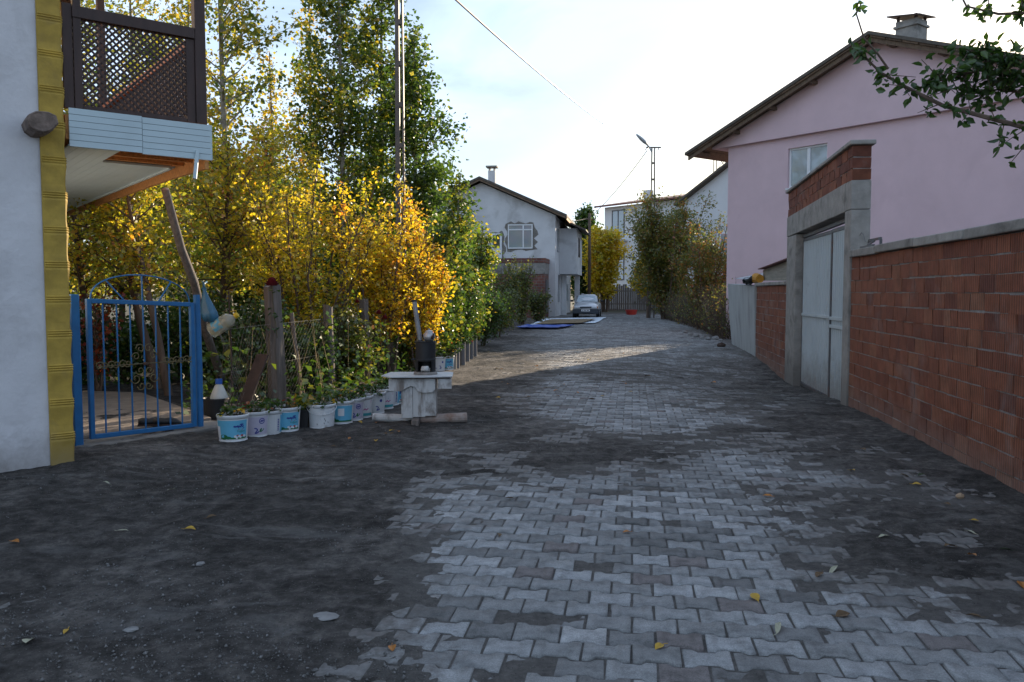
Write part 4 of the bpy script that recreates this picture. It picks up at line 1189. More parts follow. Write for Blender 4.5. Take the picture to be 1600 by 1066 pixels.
def strawberry(o, seed, n=22, spread=0.165, zb=HB, amber=0.12, base=None):
    rs = np.random.default_rng(seed)
    st = MB(); P = []; T = []
    for i in range(n):
        a = rs.random() * 2 * math.pi; r = spread * math.sqrt(rs.random()) * 1.1
        h = 0.03 + 0.065 * rs.random() * (1.1 - r / spread * 0.5)
        tip = np.array([r * math.cos(a), r * math.sin(a), zb + h - 0.05 * (r > spread * .85)])
        st.tube([(tip[0] * .25, tip[1] * .25, zb - 0.03), (tip[0] * .7, tip[1] * .7, zb + h * .8), tuple(tip)], 0.0022, 4, cap=False)
        t = rs.random() * 0.75 if rs.random() > amber else 1.2
        for k in range(3):
            P.append(tip + rs.normal(0, 0.012, 3)); T.append(t)
    T = np.array(T); P = np.array(P)
    g = T < 1
    v, f, t = leaf_arrays(P[g], rs.uniform(0.035, 0.06, g.sum()), T[g], up=0.9, wide=0.85, rs=rs, shape='ovate')
    pl = np_mesh('foliage', v, f, M_LEAF_GREEN, o, tint=t)
    st.build('stem', M_STEM, pl, normals=False)
    if (~g).any():
        v, f, t = leaf_arrays(P[~g], rs.uniform(0.03, 0.055, (~g).sum()), rs.random((~g).sum()), up=0.9, wide=0.85, rs=rs, shape='ovate')
        np_mesh('autumn_leaf', v, f, M_LEAF_RED if seed % 2 else M_LEAF_YELLOW, pl, tint=t)

def bucket(px, py, kind, label, seed, handle=False, face=None, pos=None):
    x, y = on_ground(px, py) if pos is None else pos
    y += 0.13; x += 0.0
    z = float(soil_z(x, y)[0]) - 0.004
    o = thing('planted_bucket', label, 'planter', (x, y, z), 0, 'white buckets planted along the garden fence')
    body = MB(); body.lathe([(0.0, 0.012), (RB0 - .012, 0.012), (RB0 + .004, 0.0), (RB0 + .004, 0.006), (RB0, 0.012)] + [(rad(h), h) for h in (0.05, 0.1, 0.15, 0.2, 0.235)] + [(rad(0.235) - .004, 0.236), (rad(HB) - 0.006, HB - .01), (rad(HB) - 0.012, HB - 0.06)], n=32)
    body.build('pail', M_PAIL, o, smooth=False)
    rim = MB(); rim.lathe([(rad(.238), 0.238), (rad(.238) + .007, 0.240), (rad(.25) + .008, 0.268), (rad(HB) + .004, HB), (rad(HB) - .004, HB), (rad(HB) - .006, HB - .012)], n=32); rim.build('rim', M_PAIL, o, smooth=True)
    s = MB(); s.lathe([(0.0, HB - 0.018), (0.06, HB - .02), (0.11, HB - .028), (rad(HB) - .008, HB - .035)], n=20)
    s.v = [(a, b, c + random.uniform(-.012, .012)) for a, b, c in s.v]; s.build('soil', M_SOIL, o, smooth=True)
    A = math.degrees(math.atan2(-y, -x)) if face is None else face          # towards the road
    lb = 0.0012
    if kind in ('blue', 'blue_back'):
        b = MB(); cyl_band(b, A - 75, A + 62, 0.028, 0.222, lb, 24); la = b.build('label', M_LBLUE, o, normals=False)
        g = MB(); cyl_ellipse(g, A - 38, 0.05, 17, 0.028, lb * 2)
        cyl_ellipse(g, A - 20, 0.042, 14, 0.016, lb * 2.1); cyl_band(g, A - 60, A + 62, 0.028, 0.045, lb * 1.9, 14); g.build('meadow_print', M_INKGREEN, la, normals=False)
        if kind == 'blue':
            w = MB()
            w2 = [(A + 2, .155), (A + 6, .168), (A + 7, .150), (A + 11, .165), (A + 14, .152), (A + 18, .17), (A + 19, .15), (A + 24, .166), (A + 28, .150), (A + 33, .168), (A + 38, .152), (A + 44, .162)]
            cyl_stroke(w, w2, 0.012, lb * 2.4); cyl_stroke(w, [(A + 20, .145), (A + 46, .138)], 0.012, lb * 2.4); cyl_ellipse(w, A + 34, 0.178, 9, 0.008, lb * 2.3); w.build('wordmark', M_INKBLUE, la, normals=False)
            w = MB(); cyl_text(w, 'Yoğurt', A + 32, 0.098, 0.032, lb * 2.4); w.build('lettering', M_INKGREEN, la, normals=False)
            w = MB(); cyl_stroke(w, [(A + 20, .127), (A + 40, .127)], 0.006, lb * 2.4); cyl_ellipse(w, A + 18, 0.066, 5, 0.007, lb * 2.4); cyl_ellipse(w, A + 36, 0.062, 6, 0.012, lb * 2.4); w.build('red_print', M_INKRED, la, normals=False)
            w = MB(); 
            for (da, dz, ra) in ((8, .055, 5), (24, .055, 5), (30, .048, 4), (48, .055, 7), (14, .04, 4)): cyl_ellipse(w, A + da, dz, ra, 0.013, lb * 2.6)
            cyl_band(w, A - 74, A - 55, 0.03, 0.16, lb * 2.2, 4); w.build('white_print', M_INKWHITE, la, normals=False)
        else:
            w = MB(); cyl_band(w, A - 12, A + 16, 0.10, 0.19, lb * 2.2, 5); w.build('white_print', M_INKWHITE, la, normals=False)
    elif kind == 'lilac':
        b = MB(); cyl_band(b, A - 70, A + 70, 0.028, 0.222, lb, 24); la = b.build('label', M_LLILAC, o, normals=False)
        w = MB(); ell = [(A + 34 + 12 * math.cos(t), .175 + .028 * math.sin(t)) for t in np.linspace(0, 6.4, 16)]
        cyl_stroke(w, ell, 0.009, lb * 2); cyl_stroke(w, [(A + 27, .165), (A + 31, .185), (A + 34, .165), (A + 38, .186), (A + 42, .17)], 0.010, lb * 2)
        cyl_stroke(w, [(A + 2, .10), (A + 12, .095), (A + 15, .08), (A + 8, .055), (A + 4, .045), (A + 14, .048), (A + 22, .065)], 0.013, lb * 2); w.build('wordmark', M_INKBLUE, la, normals=False)
        w = MB(); cyl_stroke(w, [(A + 24, .06), (A + 29, .09), (A + 33, .095), (A + 28, .055), (A + 40, .075), (A + 45, .09)], 0.010, lb * 2); w.build('green_print', M_INKGREEN, la, normals=False)
    elif kind == 'pink':
        b = MB(); cyl_band(b, A - 70, A + 70, 0.028, 0.222, lb, 24); la = b.build('label', M_LWHITE, o, normals=False)
        w = MB(); cyl_patch(w, [(A + d, z_) for d, z_ in ((-60, .15), (-30, .16), (0, .165), (30, .175), (60, .19), (60, .222), (30, .222), (0, .222), (-30, .222), (-60, .222))], lb * 2); cyl_stroke(w, [(A + 14, .10), (A + 24, .12), (A + 30, .10), (A + 42, .12)], .012, lb * 2); w.build('magenta_print', M_LPINK, la, normals=False)
        w = MB(); cyl_band(w, A - 70, A + 70, 0.028, 0.062, lb * 2, 14); cyl_stroke(w, [(A - 20, .125), (A, .135), (A + 30, .15)], .012, lb * 2); w.build('teal_print', M_LTEAL, la, normals=False)
    elif kind == 'swoosh':
        w = MB(); cyl_stroke(w, [(A + 12, .10), (A + 22, .095), (A + 26, .08), (A + 20, .055), (A + 16, .048), (A + 26, .05), (A + 34, .065)], 0.012, lb); cyl_stroke(w, [(A - 20, .05), (A - 12, .06), (A - 10, .045)], .012, lb); cyl_ellipse(w, A + 40, .17, 8, .02, lb); w.build('print', M_INKBLUE, o, normals=False)
    elif kind == 'bar':
        b = MB(); cyl_band(b, A + 58, A + 95, 0.028, 0.222, lb, 8); la = b.build('label', M_LBLUE, o, normals=False)
        w = MB()
        for k in range(7): cyl_band(w, A + 42, A + 50, .05 + k * .02, .062 + k * .02, lb * 2, 2)
        w.build('print', M_INKBLUE, la, normals=False)
    elif kind == 'plain':
        w = MB()
        for (da, z_) in ((10, .07), (16, .1), (-22, .06), (28, .08), (12, .12)): cyl_stroke(w, [(A + da, z_), (A + da + 1, z_ - .02)], .006, lb)
        w.build('smear', M_INKBLACK, o, normals=False)
    if handle:
        h = MB(); pp = []
        for i in range(13):
            t = math.pi * i / 12
            a = R(A) + math.pi / 2 - t
            pp.append(((rad(HB) + .012) * math.cos(a), (rad(HB) + .012) * math.sin(a), 0.245 - 0.085 * math.sin(t)))
        h.tube(pp, 0.004, 6); h.build('handle', M_PAIL, o, smooth=True)
    strawberry(o, seed)
    return o

BK = [
 (358, 697, 'blue', 'sky blue labelled bucket nearest the blue garden gate', 0), (391, 687, 'lilac', 'pale lilac bucket with blue oval mark, second from the gate', 0),
 (414, 680, 'bar', 'white bucket with blank side, third from the gate', 0), (443, 676, 'blue', 'sky blue labelled bucket beside the small black pot', 0),
 (499, 671, 'plain', 'plain white bucket with a drooping wire handle and black smears', 1), (529, 664, 'blue_back', 'turquoise bucket right of the plain white handled bucket', 0),
 (546, 659, 'lilac', 'lilac bucket between the turquoise and the magenta banded bucket', 0), (560, 654, 'pink', 'white bucket with wide magenta band at the top', 0),
 (581, 648, 'swoosh', 'white bucket with blue swoosh print near the table', 0), (596, 641, 'pink', 'narrow glimpse of magenta bucket behind the swoosh bucket', 0),
 (605, 636, 'bar', 'grey white bucket before the last blue bucket by the table', 0), (615, 632, 'blue', 'sky blue bucket just left of the stove table', 0),
 (626, 627, 'pink', 'bucket with teal and magenta print partly behind the table', 0), (640, 622, 'pink', 'bucket with magenta label hidden behind the table leg', 0),
 (683, 583, 'swoosh', 'small far white bucket right of the stove', 0), (697, 581, 'blue', 'small far blue white bucket next to the grey pipes', 0)]
for i, (px, py, kd, lab, hd) in enumerate(BK):
    bucket(px, py, kd, lab, 100 + i, handle=bool(hd))

def make_small_pots():
    x, y = on_ground(470, 671)
    o = thing('flower_pot', 'small square black flower pot among the white buckets', 'pot', (x, y + 0.1, 0.0))
    m = MB(); m.lathe([(0, 0), (0.085, 0), (0.105, 0.21), (0.115, 0.212), (0.115, 0.225), (0.10, 0.225), (0.095, 0.19), (0, 0.185)], n=4, M=Matrix.Rotation(R(50), 3, 'Z')); m.build('pot_body', M_BLACK, o)
    rs = np.random.default_rng(5)
    P = np.stack([rs.normal(0, .08, 26), rs.normal(0, .06, 26), 0.25 + np.abs(rs.normal(0, .07, 26))], 1)
    v, f, t = leaf_arrays(P, rs.uniform(0.08, 0.14, 26), np.clip(rs.normal(.55, .3, 26), 0, 1), up=.5, wide=.9, rs=rs, shape='ovate')
    np_mesh('foliage', v, f, M_LEAF_POPLAR, o, tint=t)
    # a lump of dark rooty soil in a bag behind the white bucket
    x, y = on_ground(503, 640)
    for k, (px, py, hh, lab) in enumerate(((708, 580, .40, 'short pale cut pipe planter nearest the far buckets'), (713, 578, .46, 'dark grey pipe planter at the near end of the row'), (722, 573, .52, 'tallest grey pipe planter with a pale lit edge'),
                                (729, 567, .52, 'grey pipe planter third from the far end'), (735, 563, .50, 'grey pipe planter second from the far end'), (741, 559, .52, 'grey pipe planter at the far end of the row'))):
        x, y = on_ground(px, py)
        o = thing('pipe_planter', lab, 'planter', (x, y + .06, float(gz(x, y))), 0, 'upright pipe planters along the fence')
        m = MB(); m.lathe([(0.066, -0.03), (0.066, hh), (0.058, hh), (0.056, hh - .05), (0, hh - .05)], n=18); m.build('pipe', surf('grey_drain_pipe', (0.16, 0.16, 0.17) if k else (0.30, 0.27, 0.23), 0.5, 0.15, 5, bmp=0.05) if k < 2 else bpy.data.materials['grey_drain_pipe.001'] if 'grey_drain_pipe.001' in bpy.data.materials else M_BLACK, o)
        strawberry(o, 300 + k, n=40, spread=0.14, zb=hh, amber=0.06)
make_small_pots()

# ------------------------------------------------------------------ the stove table in the road
def make_table():
    M_FLAKE = surf('flaking_white_paint', (0.52, 0.51, 0.50), 0.85, 0.1, 5, bmp=0.5, bscale=30, stretch=(1, 1, 0.35), stain=(0.17, 0.14, 0.12), stain_scale=7, stain_amt=0.9, stain_lo=0.50)
    M_TOP = surf('grey_white_sheet_top', (0.50, 0.52, 0.53), 0.55, 0.08, 4, bmp=0.1, stain=(0.30, 0.30, 0.30), stain_scale=4, stain_amt=0.5)
    x, y = on_ground(652, 664)
    y += 0.18
    o = thing('garden_table', 'home made flaking white wooden table on crossed logs in the road', 'table', (x, y, 0.0), R(4))
    t = MB(); t.prism([(-0.44, -0.15), (-0.33, -0.30), (0.10, -0.30), (0.41, -0.26), (0.42, 0.24), (0.36, 0.30), (-0.36, 0.30)], 0.580, 0.592, 'z')
    t.build('tabletop', M_TOP, o)
    t = MB(); t.prism([(-0.31, -0.26), (0.38, -0.25), (0.38, 0.26), (-0.31, 0.26)], 0.562, 0.5795, 'z'); t.build('underboard', M_DARKWOOD, o)
    b = MB()
    for k in range(3):
        x0 = -0.20 + k * 0.139 ; b.span(x0, x0 + 0.135 + (0.01 if k == 1 else 0), -0.20, -0.172, 0.085 + 0.012 * k, 0.56, tint=random.random())
    b.build('front_board', M_FLAKE, o, bevel=0.004)
    b = MB(); b.span(-0.20, -0.172, -0.171, 0.18, 0.10, 0.56); b.span(0.19, 0.218, -0.171, 0.18, 0.10, 0.56); b.span(-0.171, 0.189, 0.155, 0.18, 0.1, 0.56); b.build('side_board', M_FLAKE, o, bevel=0.004)
    a = MB(); a.prism([(-0.345, 0.415), (-0.345, 0.56), (0.205, 0.56), (0.205, 0.43), (0.17, 0.395), (0.06, 0.39), (0.0, 0.41), (-0.03, 0.46), (-0.08, 0.475), (-0.14, 0.45), (-0.20, 0.41)], -0.232, -0.203, 'y'); a.build('apron', M_FLAKE, o, bevel=0.004)
    a = MB(); a.span(0.232, 0.40, -0.235, -0.06, 0.437, 0.559); a.build('corner_block', M_FLAKE, o, bevel=0.006)
    rs = random.Random(3)
    l = MB(); l.tube([(-0.56, 0.05, 0.068), (-0.2, 0.0, 0.05), (0.0, -0.03, 0.045)], [0.045, 0.055, 0.055], 12); l.build('foot_log', M_FLAKE, o, smooth=False)
    l = MB(); l.tube([(0.02, -0.12, 0.055), (0.25, -0.10, 0.06), (0.58, -0.06, 0.065)], [0.058, 0.06, 0.062], 14); l.build('foot_log', surf('peeling_log', (0.30, 0.25, 0.22), 0.9, 0.3, 6, bmp=0.4, stain=(0.20, 0.09, 0.05), stain_scale=4, stain_amt=0.7), o, smooth=False)
    l = MB(); l.bar((-0.03, -0.40, 0.045), (0.0, 0.42, 0.045), 0.085, 0.09); l.build('foot_block', M_WEATHERED, o, bevel=0.01)
    # the stove standing on it
    s = thing('tin_stove', 'black round tin stove with a tilted grey flue on the white table', 'stove', (x + 0.085, y - 0.0, 0.5925))
    M_STOVE = surf('sooty_black_iron', (0.012, 0.012, 0.014), 0.5, 0.3, 7, bmp=0.1, stain=(0.07, 0.065, 0.06), stain_scale=5, stain_amt=0.35)
    M_ASH = surf('ash_grey_iron', (0.20, 0.18, 0.165), 0.9, 0.3, 14, bmp=0.5)
    m = MB(); m.lathe([(0.123, 0.165), (0.123, 0.388), (0.127, 0.392), (0.127, 0.402), (0.118, 0.404), (0.05, 0.404), (0.0, 0.402)], n=32); m.lathe([(0.123, 0.035), (0.123, 0.164)], n=20, a0=R(-48), a1=R(228)); m.lathe([(0.112, 0.035), (0.112, 0.163), (0.0, 0.163)], n=20, a0=R(-48), a1=R(228)); m.build('drum', M_STOVE, s, smooth=False)
    m = MB(); m.lathe([(0.0, 0.03), (0.10, 0.034), (0.135, 0.03), (0.145, 0.012), (0.145, 0.0)], n=28); m.build('ash_tray', M_ASH, s, smooth=True)
    m = MB(); m.lathe([(0.124, 0.178), (0.129, 0.182), (0.129, 0.19), (0.124, 0.194)], n=32); m.lathe([(0.124, 0.375), (0.128, 0.378), (0.128, 0.384), (0.124, 0.387)], n=32); m.build('hoop', M_STOVE, s, smooth=True)
    m = MB(); m.tube([(-0.12, -0.05, 0.185), (-0.165, -0.075, 0.185)], 0.008, 8); m.build('knob', M_STOVE, s)
    m = MB(); m.tube([(-0.035, -0.09, 0.075), (0.045, -0.10, 0.078)], 0.032, 10); m.tube([(-0.05, -0.04, 0.06), (0.06, -0.05, 0.055)], 0.026, 8); m.build('ash_log', surf('white_ash', (0.50, 0.49, 0.47), 0.95, 0.2, 10, bmp=0.4), s, smooth=True)
    fl = MB(); fl.tube([(-0.065, 0.02, 0.40), (-0.095, 0.02, 0.60), (-0.135, 0.02, 0.885)], [0.030, 0.029, 0.028], 16); fp = fl.build('flue', surf('dull_zinc', (0.26, 0.26, 0.27), 0.45, 0.2, 6, metal=0.5, bmp=0.05), s, smooth=False)
    fl = MB(); fl.lathe([(0.042, 0.402), (0.042, 0.412), (0.03, 0.414)], (-0.065, 0.02, 0), 16); fl.tube([(-0.134, 0.02, 0.878), (-0.1375, 0.02, 0.903)], 0.0305, 14); fl.build('flue_collar', M_STOVE, fp)
    k = thing('tea_kettle', 'small round dented aluminium kettle on the black stove', 'kettle', (x + 0.132, y - 0.02, 0.998))
    M_ALU = surf('sooty_aluminium', (0.42, 0.41, 0.41), 0.35, 0.2, 8, metal=0.6, bmp=0.08, stain=(0.10, 0.07, 0.06), stain_scale=6, stain_amt=0.8)
    m = MB(); m.lathe([(0.0, 0.0), (0.045, 0.0), (0.066, 0.02), (0.073, 0.05), (0.068, 0.082), (0.05, 0.103), (0.046, 0.108), (0.046, 0.116)], n=28); m.build('kettle_body', M_ALU, k, smooth=True)
    m = MB(); m.lathe([(0.049, 0.114), (0.049, 0.118), (0.03, 0.128), (0.008, 0.131), (0.008, 0.139), (0.011, 0.145), (0.0, 0.148)], n=24); m.build('kettle_lid', M_ALU, k, smooth=True)
    m = MB(); m.tube([(0.04, -0.055, 0.04), (0.055, -0.075, 0.06), (0.06, -0.085, 0.095)], [0.02, 0.013, 0.009], 10); m.build('spout', M_RUST, k, smooth=True)
    m = MB(); m.tube([(-0.04, 0.05, 0.095), (-0.065, 0.075, 0.085), (-0.07, 0.08, 0.05), (-0.05, 0.055, 0.03)], 0.007, 8); m.build('handle', M_BLACK, k, smooth=True)
make_table()

# ------------------------------------------------------------------ trees and plants
def wob(a, b, k, amp, rs):
    """a crooked line from a to b in k steps"""
    a, b = np.array(a, float), np.array(b, float)
    t = np.linspace(0, 1, k)[:, None]
    p = a + (b - a) * t
    n = rs.normal(0, amp, (k, 3)); n[0] = 0; n[-1] *= .4
    return p + np.cumsum(n, 0) * 0.5

def tree(name, label, cat, x, y, H, seed, mat, bark=None, radius=1.2, z0=0.15, nb=50, elev=(35, 60), leaves=90, size=0.09, tint=(0.5, 0.2),
         trunk_r=0.09, prof=None, lean=(0, 0), sigma=0.10, wide=0.8, droop=0.2, group=None, up=0.35, twigs=2, tint_top=0.0, z=None, stems=1, spread=0.0, hang=0.0):
    rs = np.random.default_rng(seed)
    zb = float(gz(x, y)) - 0.05 if z is None else z
    o = thing(name, label, cat, (x, y, zb), 0, group)
    prof = prof or (lambda t: math.sin(math.pi * min(1, 0.12 + 0.88 * t)) ** 0.7)
    tk = MB(); br = MB(); P = []; T = []; S = []
    for s_ in range(stems):
        an = rs.random() * 6.283 if stems > 1 else 0
        off = np.array([math.cos(an), math.sin(an)]) * spread * math.sqrt(rs.random())
        hs = H * (rs.uniform(0.65, 1.0) if stems > 1 else 1.0)
        base = np.array([off[0] * 0.18, off[1] * 0.18, 0]) if stems > 1 else np.zeros(3)
        top = np.array([lean[0] + off[0], lean[1] + off[1], hs])
        tr = wob(base, top, 9, 0.035 * H / 6, rs)
        if stems > 1:                                   # arching stems
            tt = np.linspace(0, 1, 9); tr[:, :2] = base[:2] + (top[:2] - base[:2]) * (tt ** 1.35)[:, None] + rs.normal(0, .02, (9, 2))
        rr = trunk_r * (0.6 if stems > 1 else 1)
        tk.tube(tr, [rr * (1 - 0.9 * i / 8) + 0.006 for i in range(9)], 6, cap=False)
        nbs = max(3, nb // stems)
        for i in range(nbs):
            t = z0 + (1 - z0) * ((i + rs.random()) / nbs)
            f = t * 8; k = min(7, int(f)); p0 = tr[k] + (tr[k+1] - tr[k]) * (f - k)
            L_ = radius * prof((t - z0) / (1 - z0)) * rs.uniform(0.55, 1.15)
            if L_ < 0.08: L_ = 0.08
            az = rs.random() * 6.283; el = R(rs.uniform(*elev))
            d = np.array([math.cos(az) * math.cos(el), math.sin(az) * math.cos(el), math.sin(el)])
            p1 = p0 + d * L_ ; p1[2] -= hang * L_
            bp = wob(p0, p1, 4, 0.04 * L_, rs)
            br.tube(bp, [0.30 * rr * (1.2 - t) + 0.006, 0.2 * rr * (1.2 - t) + 0.005, 0.005, 0.003], 4, cap=False)
            lines = [bp]
            for q in range(twigs):
                f = rs.uniform(0.25, 0.85) * 3; k2 = min(2, int(f)); a = bp[k2] + (bp[k2+1] - bp[k2]) * (f - k2)
                dd = d + rs.normal(0, 0.6, 3); dd /= np.linalg.norm(dd)
                e = a + dd * L_ * rs.uniform(0.25, 0.5)
                tw = wob(a, e, 3, 0.03 * L_, rs); br.tube(tw, [0.005, 0.004, 0.002], 3, cap=False); lines.append(tw)
            n = max(4, int(leaves * L_ / radius * rs.uniform(0.5, 1.3)))
            w = np.array([np.linalg.norm(l[-1] - l[0]) for l in lines]); w /= w.sum()
            bt = rs.normal(0, 0.10)                      # a branch turns colour together
            for l, m_ in zip(lines, np.maximum(1, (w * n).astype(int))):
                f = rs.uniform(0.15, 1.0, m_) * (len(l) - 1); k3 = np.minimum(len(l) - 2, f.astype(int)); fr = (f - k3)[:, None]
                q = l[k3] + (l[k3 + 1] - l[k3]) * fr + rs.normal(0, sigma, (m_, 3))
                P.append(q); T.append(np.clip(rs.normal(tint[0] + bt + tint_top * (t - .5), tint[1], m_), 0, 1)); S.append(size * rs.uniform(0.65, 1.2, m_))
    P = np.concatenate(P); T = np.concatenate(T); S = np.concatenate(S)
    keep = P[:, 2] > 0.03
    P, T, S = P[keep], T[keep], S[keep]
    v, f, t = leaf_arrays(P, S, T, up=up, droop=droop, wide=wide, rs=rs)
    tr_o = tk.build('trunk', bark or M_BARK, o, smooth=True, normals=False)
    br.build('branch', bark or M_BARK, tr_o, normals=False)
    np_mesh('crown', v, f, mat, o, tint=t)
    return o

col = lambda t: (0.55 + 0.45 * math.sin(math.pi * min(1, t * 1.15))) * (1 - 0.62 * max(0, t - 0.6) / 0.4)     # a poplar's column
def px_x(px, Y): return (px - 800) / CAM_F * Y

POP = 'poplars behind the garden'
for (px, Y, H, rad_, mean, lab, sd, lv, tt) in (
    (655, 20.0, 7.6, 1.25, 0.20, 'dark green poplar just right of the near steel pole', 41, 140, 0.15),
    (600, 21.5, 10.8, 1.25, 0.29, 'tall green poplar directly behind the near steel pole', 42, 150, 0.15),
    (540, 20.0, 10.6, 1.25, 0.41, 'green and yellow poplar left of the near steel pole', 43, 135, 0.25),
    (488, 22.0, 9.6, 0.85, 0.62, 'slim yellowing poplar with open sky around its top', 44, 62, 0.3),
    (430, 23.0, 8.0, 0.80, 0.66, 'thin sparse yellow poplar between two taller ones', 45, 40, 0.2),
    (362, 18.5, 12.5, 1.5, 0.60, 'tall yellow green poplar beside the balcony post', 46, 95, 0.25),
    (300, 22.0, 11.0, 1.5, 0.58, 'yellowing poplar seen through the right of the lattice', 47, 80, 0.1),
    (215, 24.0, 12.0, 1.6, 0.60, 'yellow green poplar seen through the middle of the lattice', 48, 80, 0.1),
    (130, 21.0, 10.0, 1.5, 0.50, 'green poplar seen through the left of the lattice', 49, 80, 0.1)):
    tree('poplar_tree', lab, 'tree', px_x(px, Y), Y, H, sd, M_LEAF_POPLAR, M_PALEBARK, radius=rad_ * 1.12, z0=0.10, nb=105, elev=(12, 58), leaves=int(lv * 1.25), size=0.105, tint=(mean, 0.17),
         prof=col, sigma=0.13, group=POP, wide=0.95, tint_top=tt)
for (px, Y, H, lab, sd) in ((694, 18.8, 4.3, 'young bright green poplar shoots leaning toward the grey house', 51), (676, 17.6, 3.0, 'low bushy poplar shoots behind the stove', 52), (736, 22.5, 3.3, 'small green poplar beside the end of the garden fence', 53)):
    tree('poplar_sapling', lab, 'tree', px_x(px, Y), Y, H, sd, M_LEAF_POPLAR, M_PALEBARK, radius=0.72, z0=0.12, nb=60, elev=(10, 55), leaves=90, size=0.095, tint=(0.36, 0.2), trunk_r=0.05, sigma=0.09, lean=(0.35, 0), wide=0.95, group='young poplars by the fence')

YL = 'yellow autumn shrubs by the fence'
tree('yellow_shrub', 'large golden yellow shrub behind the thick stump post', 'shrub', px_x(478, 14.3), 14.3, 4.0, 61, M_LEAF_YELLOW, M_BARK, radius=0.62, z0=0.22, nb=270, elev=(15, 75), leaves=54, size=0.080, tint=(0.28, 0.2), stems=22, spread=1.65, trunk_r=0.035, sigma=0.07, wide=0.62, tint_top=0.15, lean=(0.1, 0), group=YL)
tree('yellow_shrub', 'orange yellow shrub in front of the steel pole foot', 'shrub', px_x(598, 15.2), 15.2, 3.9, 62, M_LEAF_YELLOW, M_BARK, radius=0.55, z0=0.25, nb=170, elev=(15, 75), leaves=58, size=0.080, tint=(0.50, 0.2), stems=13, spread=1.0, trunk_r=0.03, sigma=0.07, wide=0.62, tint_top=0.15, lean=(-.05, 0), group=YL)
tree('yellow_shrub', 'lower yellow shrub between steel pole and green poplar shoots', 'shrub', px_x(660, 16.3), 16.3, 3.2, 63, M_LEAF_YELLOW, M_BARK, radius=0.5, z0=0.25, nb=160, elev=(15, 70), leaves=64, size=0.075, tint=(0.5, 0.22), stems=10, spread=0.7, trunk_r=0.028, sigma=0.07, wide=0.62, group=YL)
FT = 'fruit trees inside the garden'
for (px, Y, H, lean_, lab, sd, mean) in ((245, 12.6, 4.4, (-1.1, .3), 'leaning fruit tree behind the blue gate with yellow green leaves', 71, .56), (345, 15.5, 4.3, (0.2, 0), 'yellow leaved fruit tree behind the wooden prop', 72, .62),
                                     (150, 15.5, 4.4, (-.5, 0), 'fruit tree seen between the yellow quoins and the gate', 73, .55), (420, 17.5, 4.8, (0, 0), 'yellow green fruit tree left behind the golden shrub', 74, .62)):
    tree('fruit_tree', lab, 'tree', px_x(px, Y), Y, H, sd, M_LEAF_FRUIT, M_BARK, radius=1.5, z0=0.33, nb=75, elev=(0, 60), leaves=110, size=0.088, tint=(mean, 0.2), trunk_r=0.075, sigma=0.11, lean=lean_, wide=0.7, group=FT)
# a thin second trunk crossing behind the gate
tree('fruit_tree', 'thin dark leaning tree behind the middle of the gate', 'tree', px_x(262, 11.8), 11.8, 3.6, 75, M_LEAF_FRUIT, M_BARK, radius=0.9, z0=0.45, nb=34, elev=(5, 55), leaves=100, size=0.075, tint=(.6, .2), trunk_r=0.06, sigma=0.09, lean=(-.75, .2), wide=.7, group=FT)
tree('red_creeper', 'red leaved creeper bush between gate post and quoins', 'shrub', px_x(150, 12.2), 12.2, 1.7, 76, M_LEAF_RED, M_BARK, radius=0.4, z0=0.2, nb=30, leaves=24, size=0.07, tint=(.45, .25), stems=4, spread=.35, trunk_r=.02, sigma=.08)
# garden edge bushes and vines along the fence
GB = 'green bushes along the garden fence'
for (px, Y, H, rd, m_, tn, lab, sd) in (
    (545, 13.9, 1.4, .45, M_LEAF_DULL, .35, 'low green bush behind the fence between stump and second post', 81), (640, 16.9, 1.6, .55, M_LEAF_DULL, .55, 'vine covered fence stretch behind the stove flue', 82),
    (680, 18.6, 1.7, .6, M_LEAF_GREEN, .62, 'green vine bush right of the stove', 83), (715, 21.0, 1.9, .7, M_LEAF_GREEN, .55, 'green bush above the pipe planters', 84),
    (750, 24.0, 1.8, .8, M_LEAF_GREEN, .35, 'dark green bush at the end of the garden fence', 85), (778, 28.5, 2.0, .8, M_LEAF_DULL, .3, 'dark bush left of the blue tarpaulin', 86),
    (470, 12.9, 1.2, .45, M_LEAF_GREEN, .5, 'leafy green bush at the foot of the golden shrub', 87), (400, 12.6, 1.5, .5, M_LEAF_GREEN, .35, 'dark green bush behind the rusty plank', 88), (345, 13.6, 1.6, .6, M_LEAF_GREEN, .4, 'dark green bush behind the hanging bottle', 89),
    (200, 13.8, 1.3, .6, M_LEAF_GREEN, .45, 'green bush beyond the path behind the gate', 90), (290, 14.4, 1.5, .6, M_LEAF_GREEN, .5, 'green bush beyond the latch side of the gate', 91), (120, 13.0, 1.5, .5, M_LEAF_GREEN, .45, 'green bush behind the gate hinge post', 92)):
    tree('green_bush', lab, 'shrub', px_x(px, Y), Y, H, sd, m_, M_STEM, radius=rd, z0=0.12, nb=80, elev=(0, 65), leaves=62, size=0.08, tint=(tn, 0.2), stems=9, spread=rd * 1.2, trunk_r=.018, sigma=.09, wide=.8, group=GB)
UB = 'bushes in front of the brick annex'
for (px, Y, H, rd, tn, lab, sd) in ((790, 36.0, 2.9, .55, .3, 'dark bush with upright twigs below the small balcony door', 93), (815, 40.0, 3.3, .5, .35, 'bush with tall thin shoots below the grey house window', 94), (842, 43.0, 1.7, .5, .25, 'low dark bush at the annex corner', 95), (775, 33.0, 1.7, .6, .3, 'dark low bush by a leaning stick left of the tarpaulins', 96)):
    tree('dark_bush', lab, 'shrub', px_x(px, Y), Y, H, sd, M_LEAF_DULL, M_DRYSTEM, radius=rd, z0=0.06, nb=100, elev=(35, 85), leaves=48, size=0.11, tint=(tn, 0.2), stems=12, spread=rd * 1.3, trunk_r=.025, sigma=.12, group=UB)
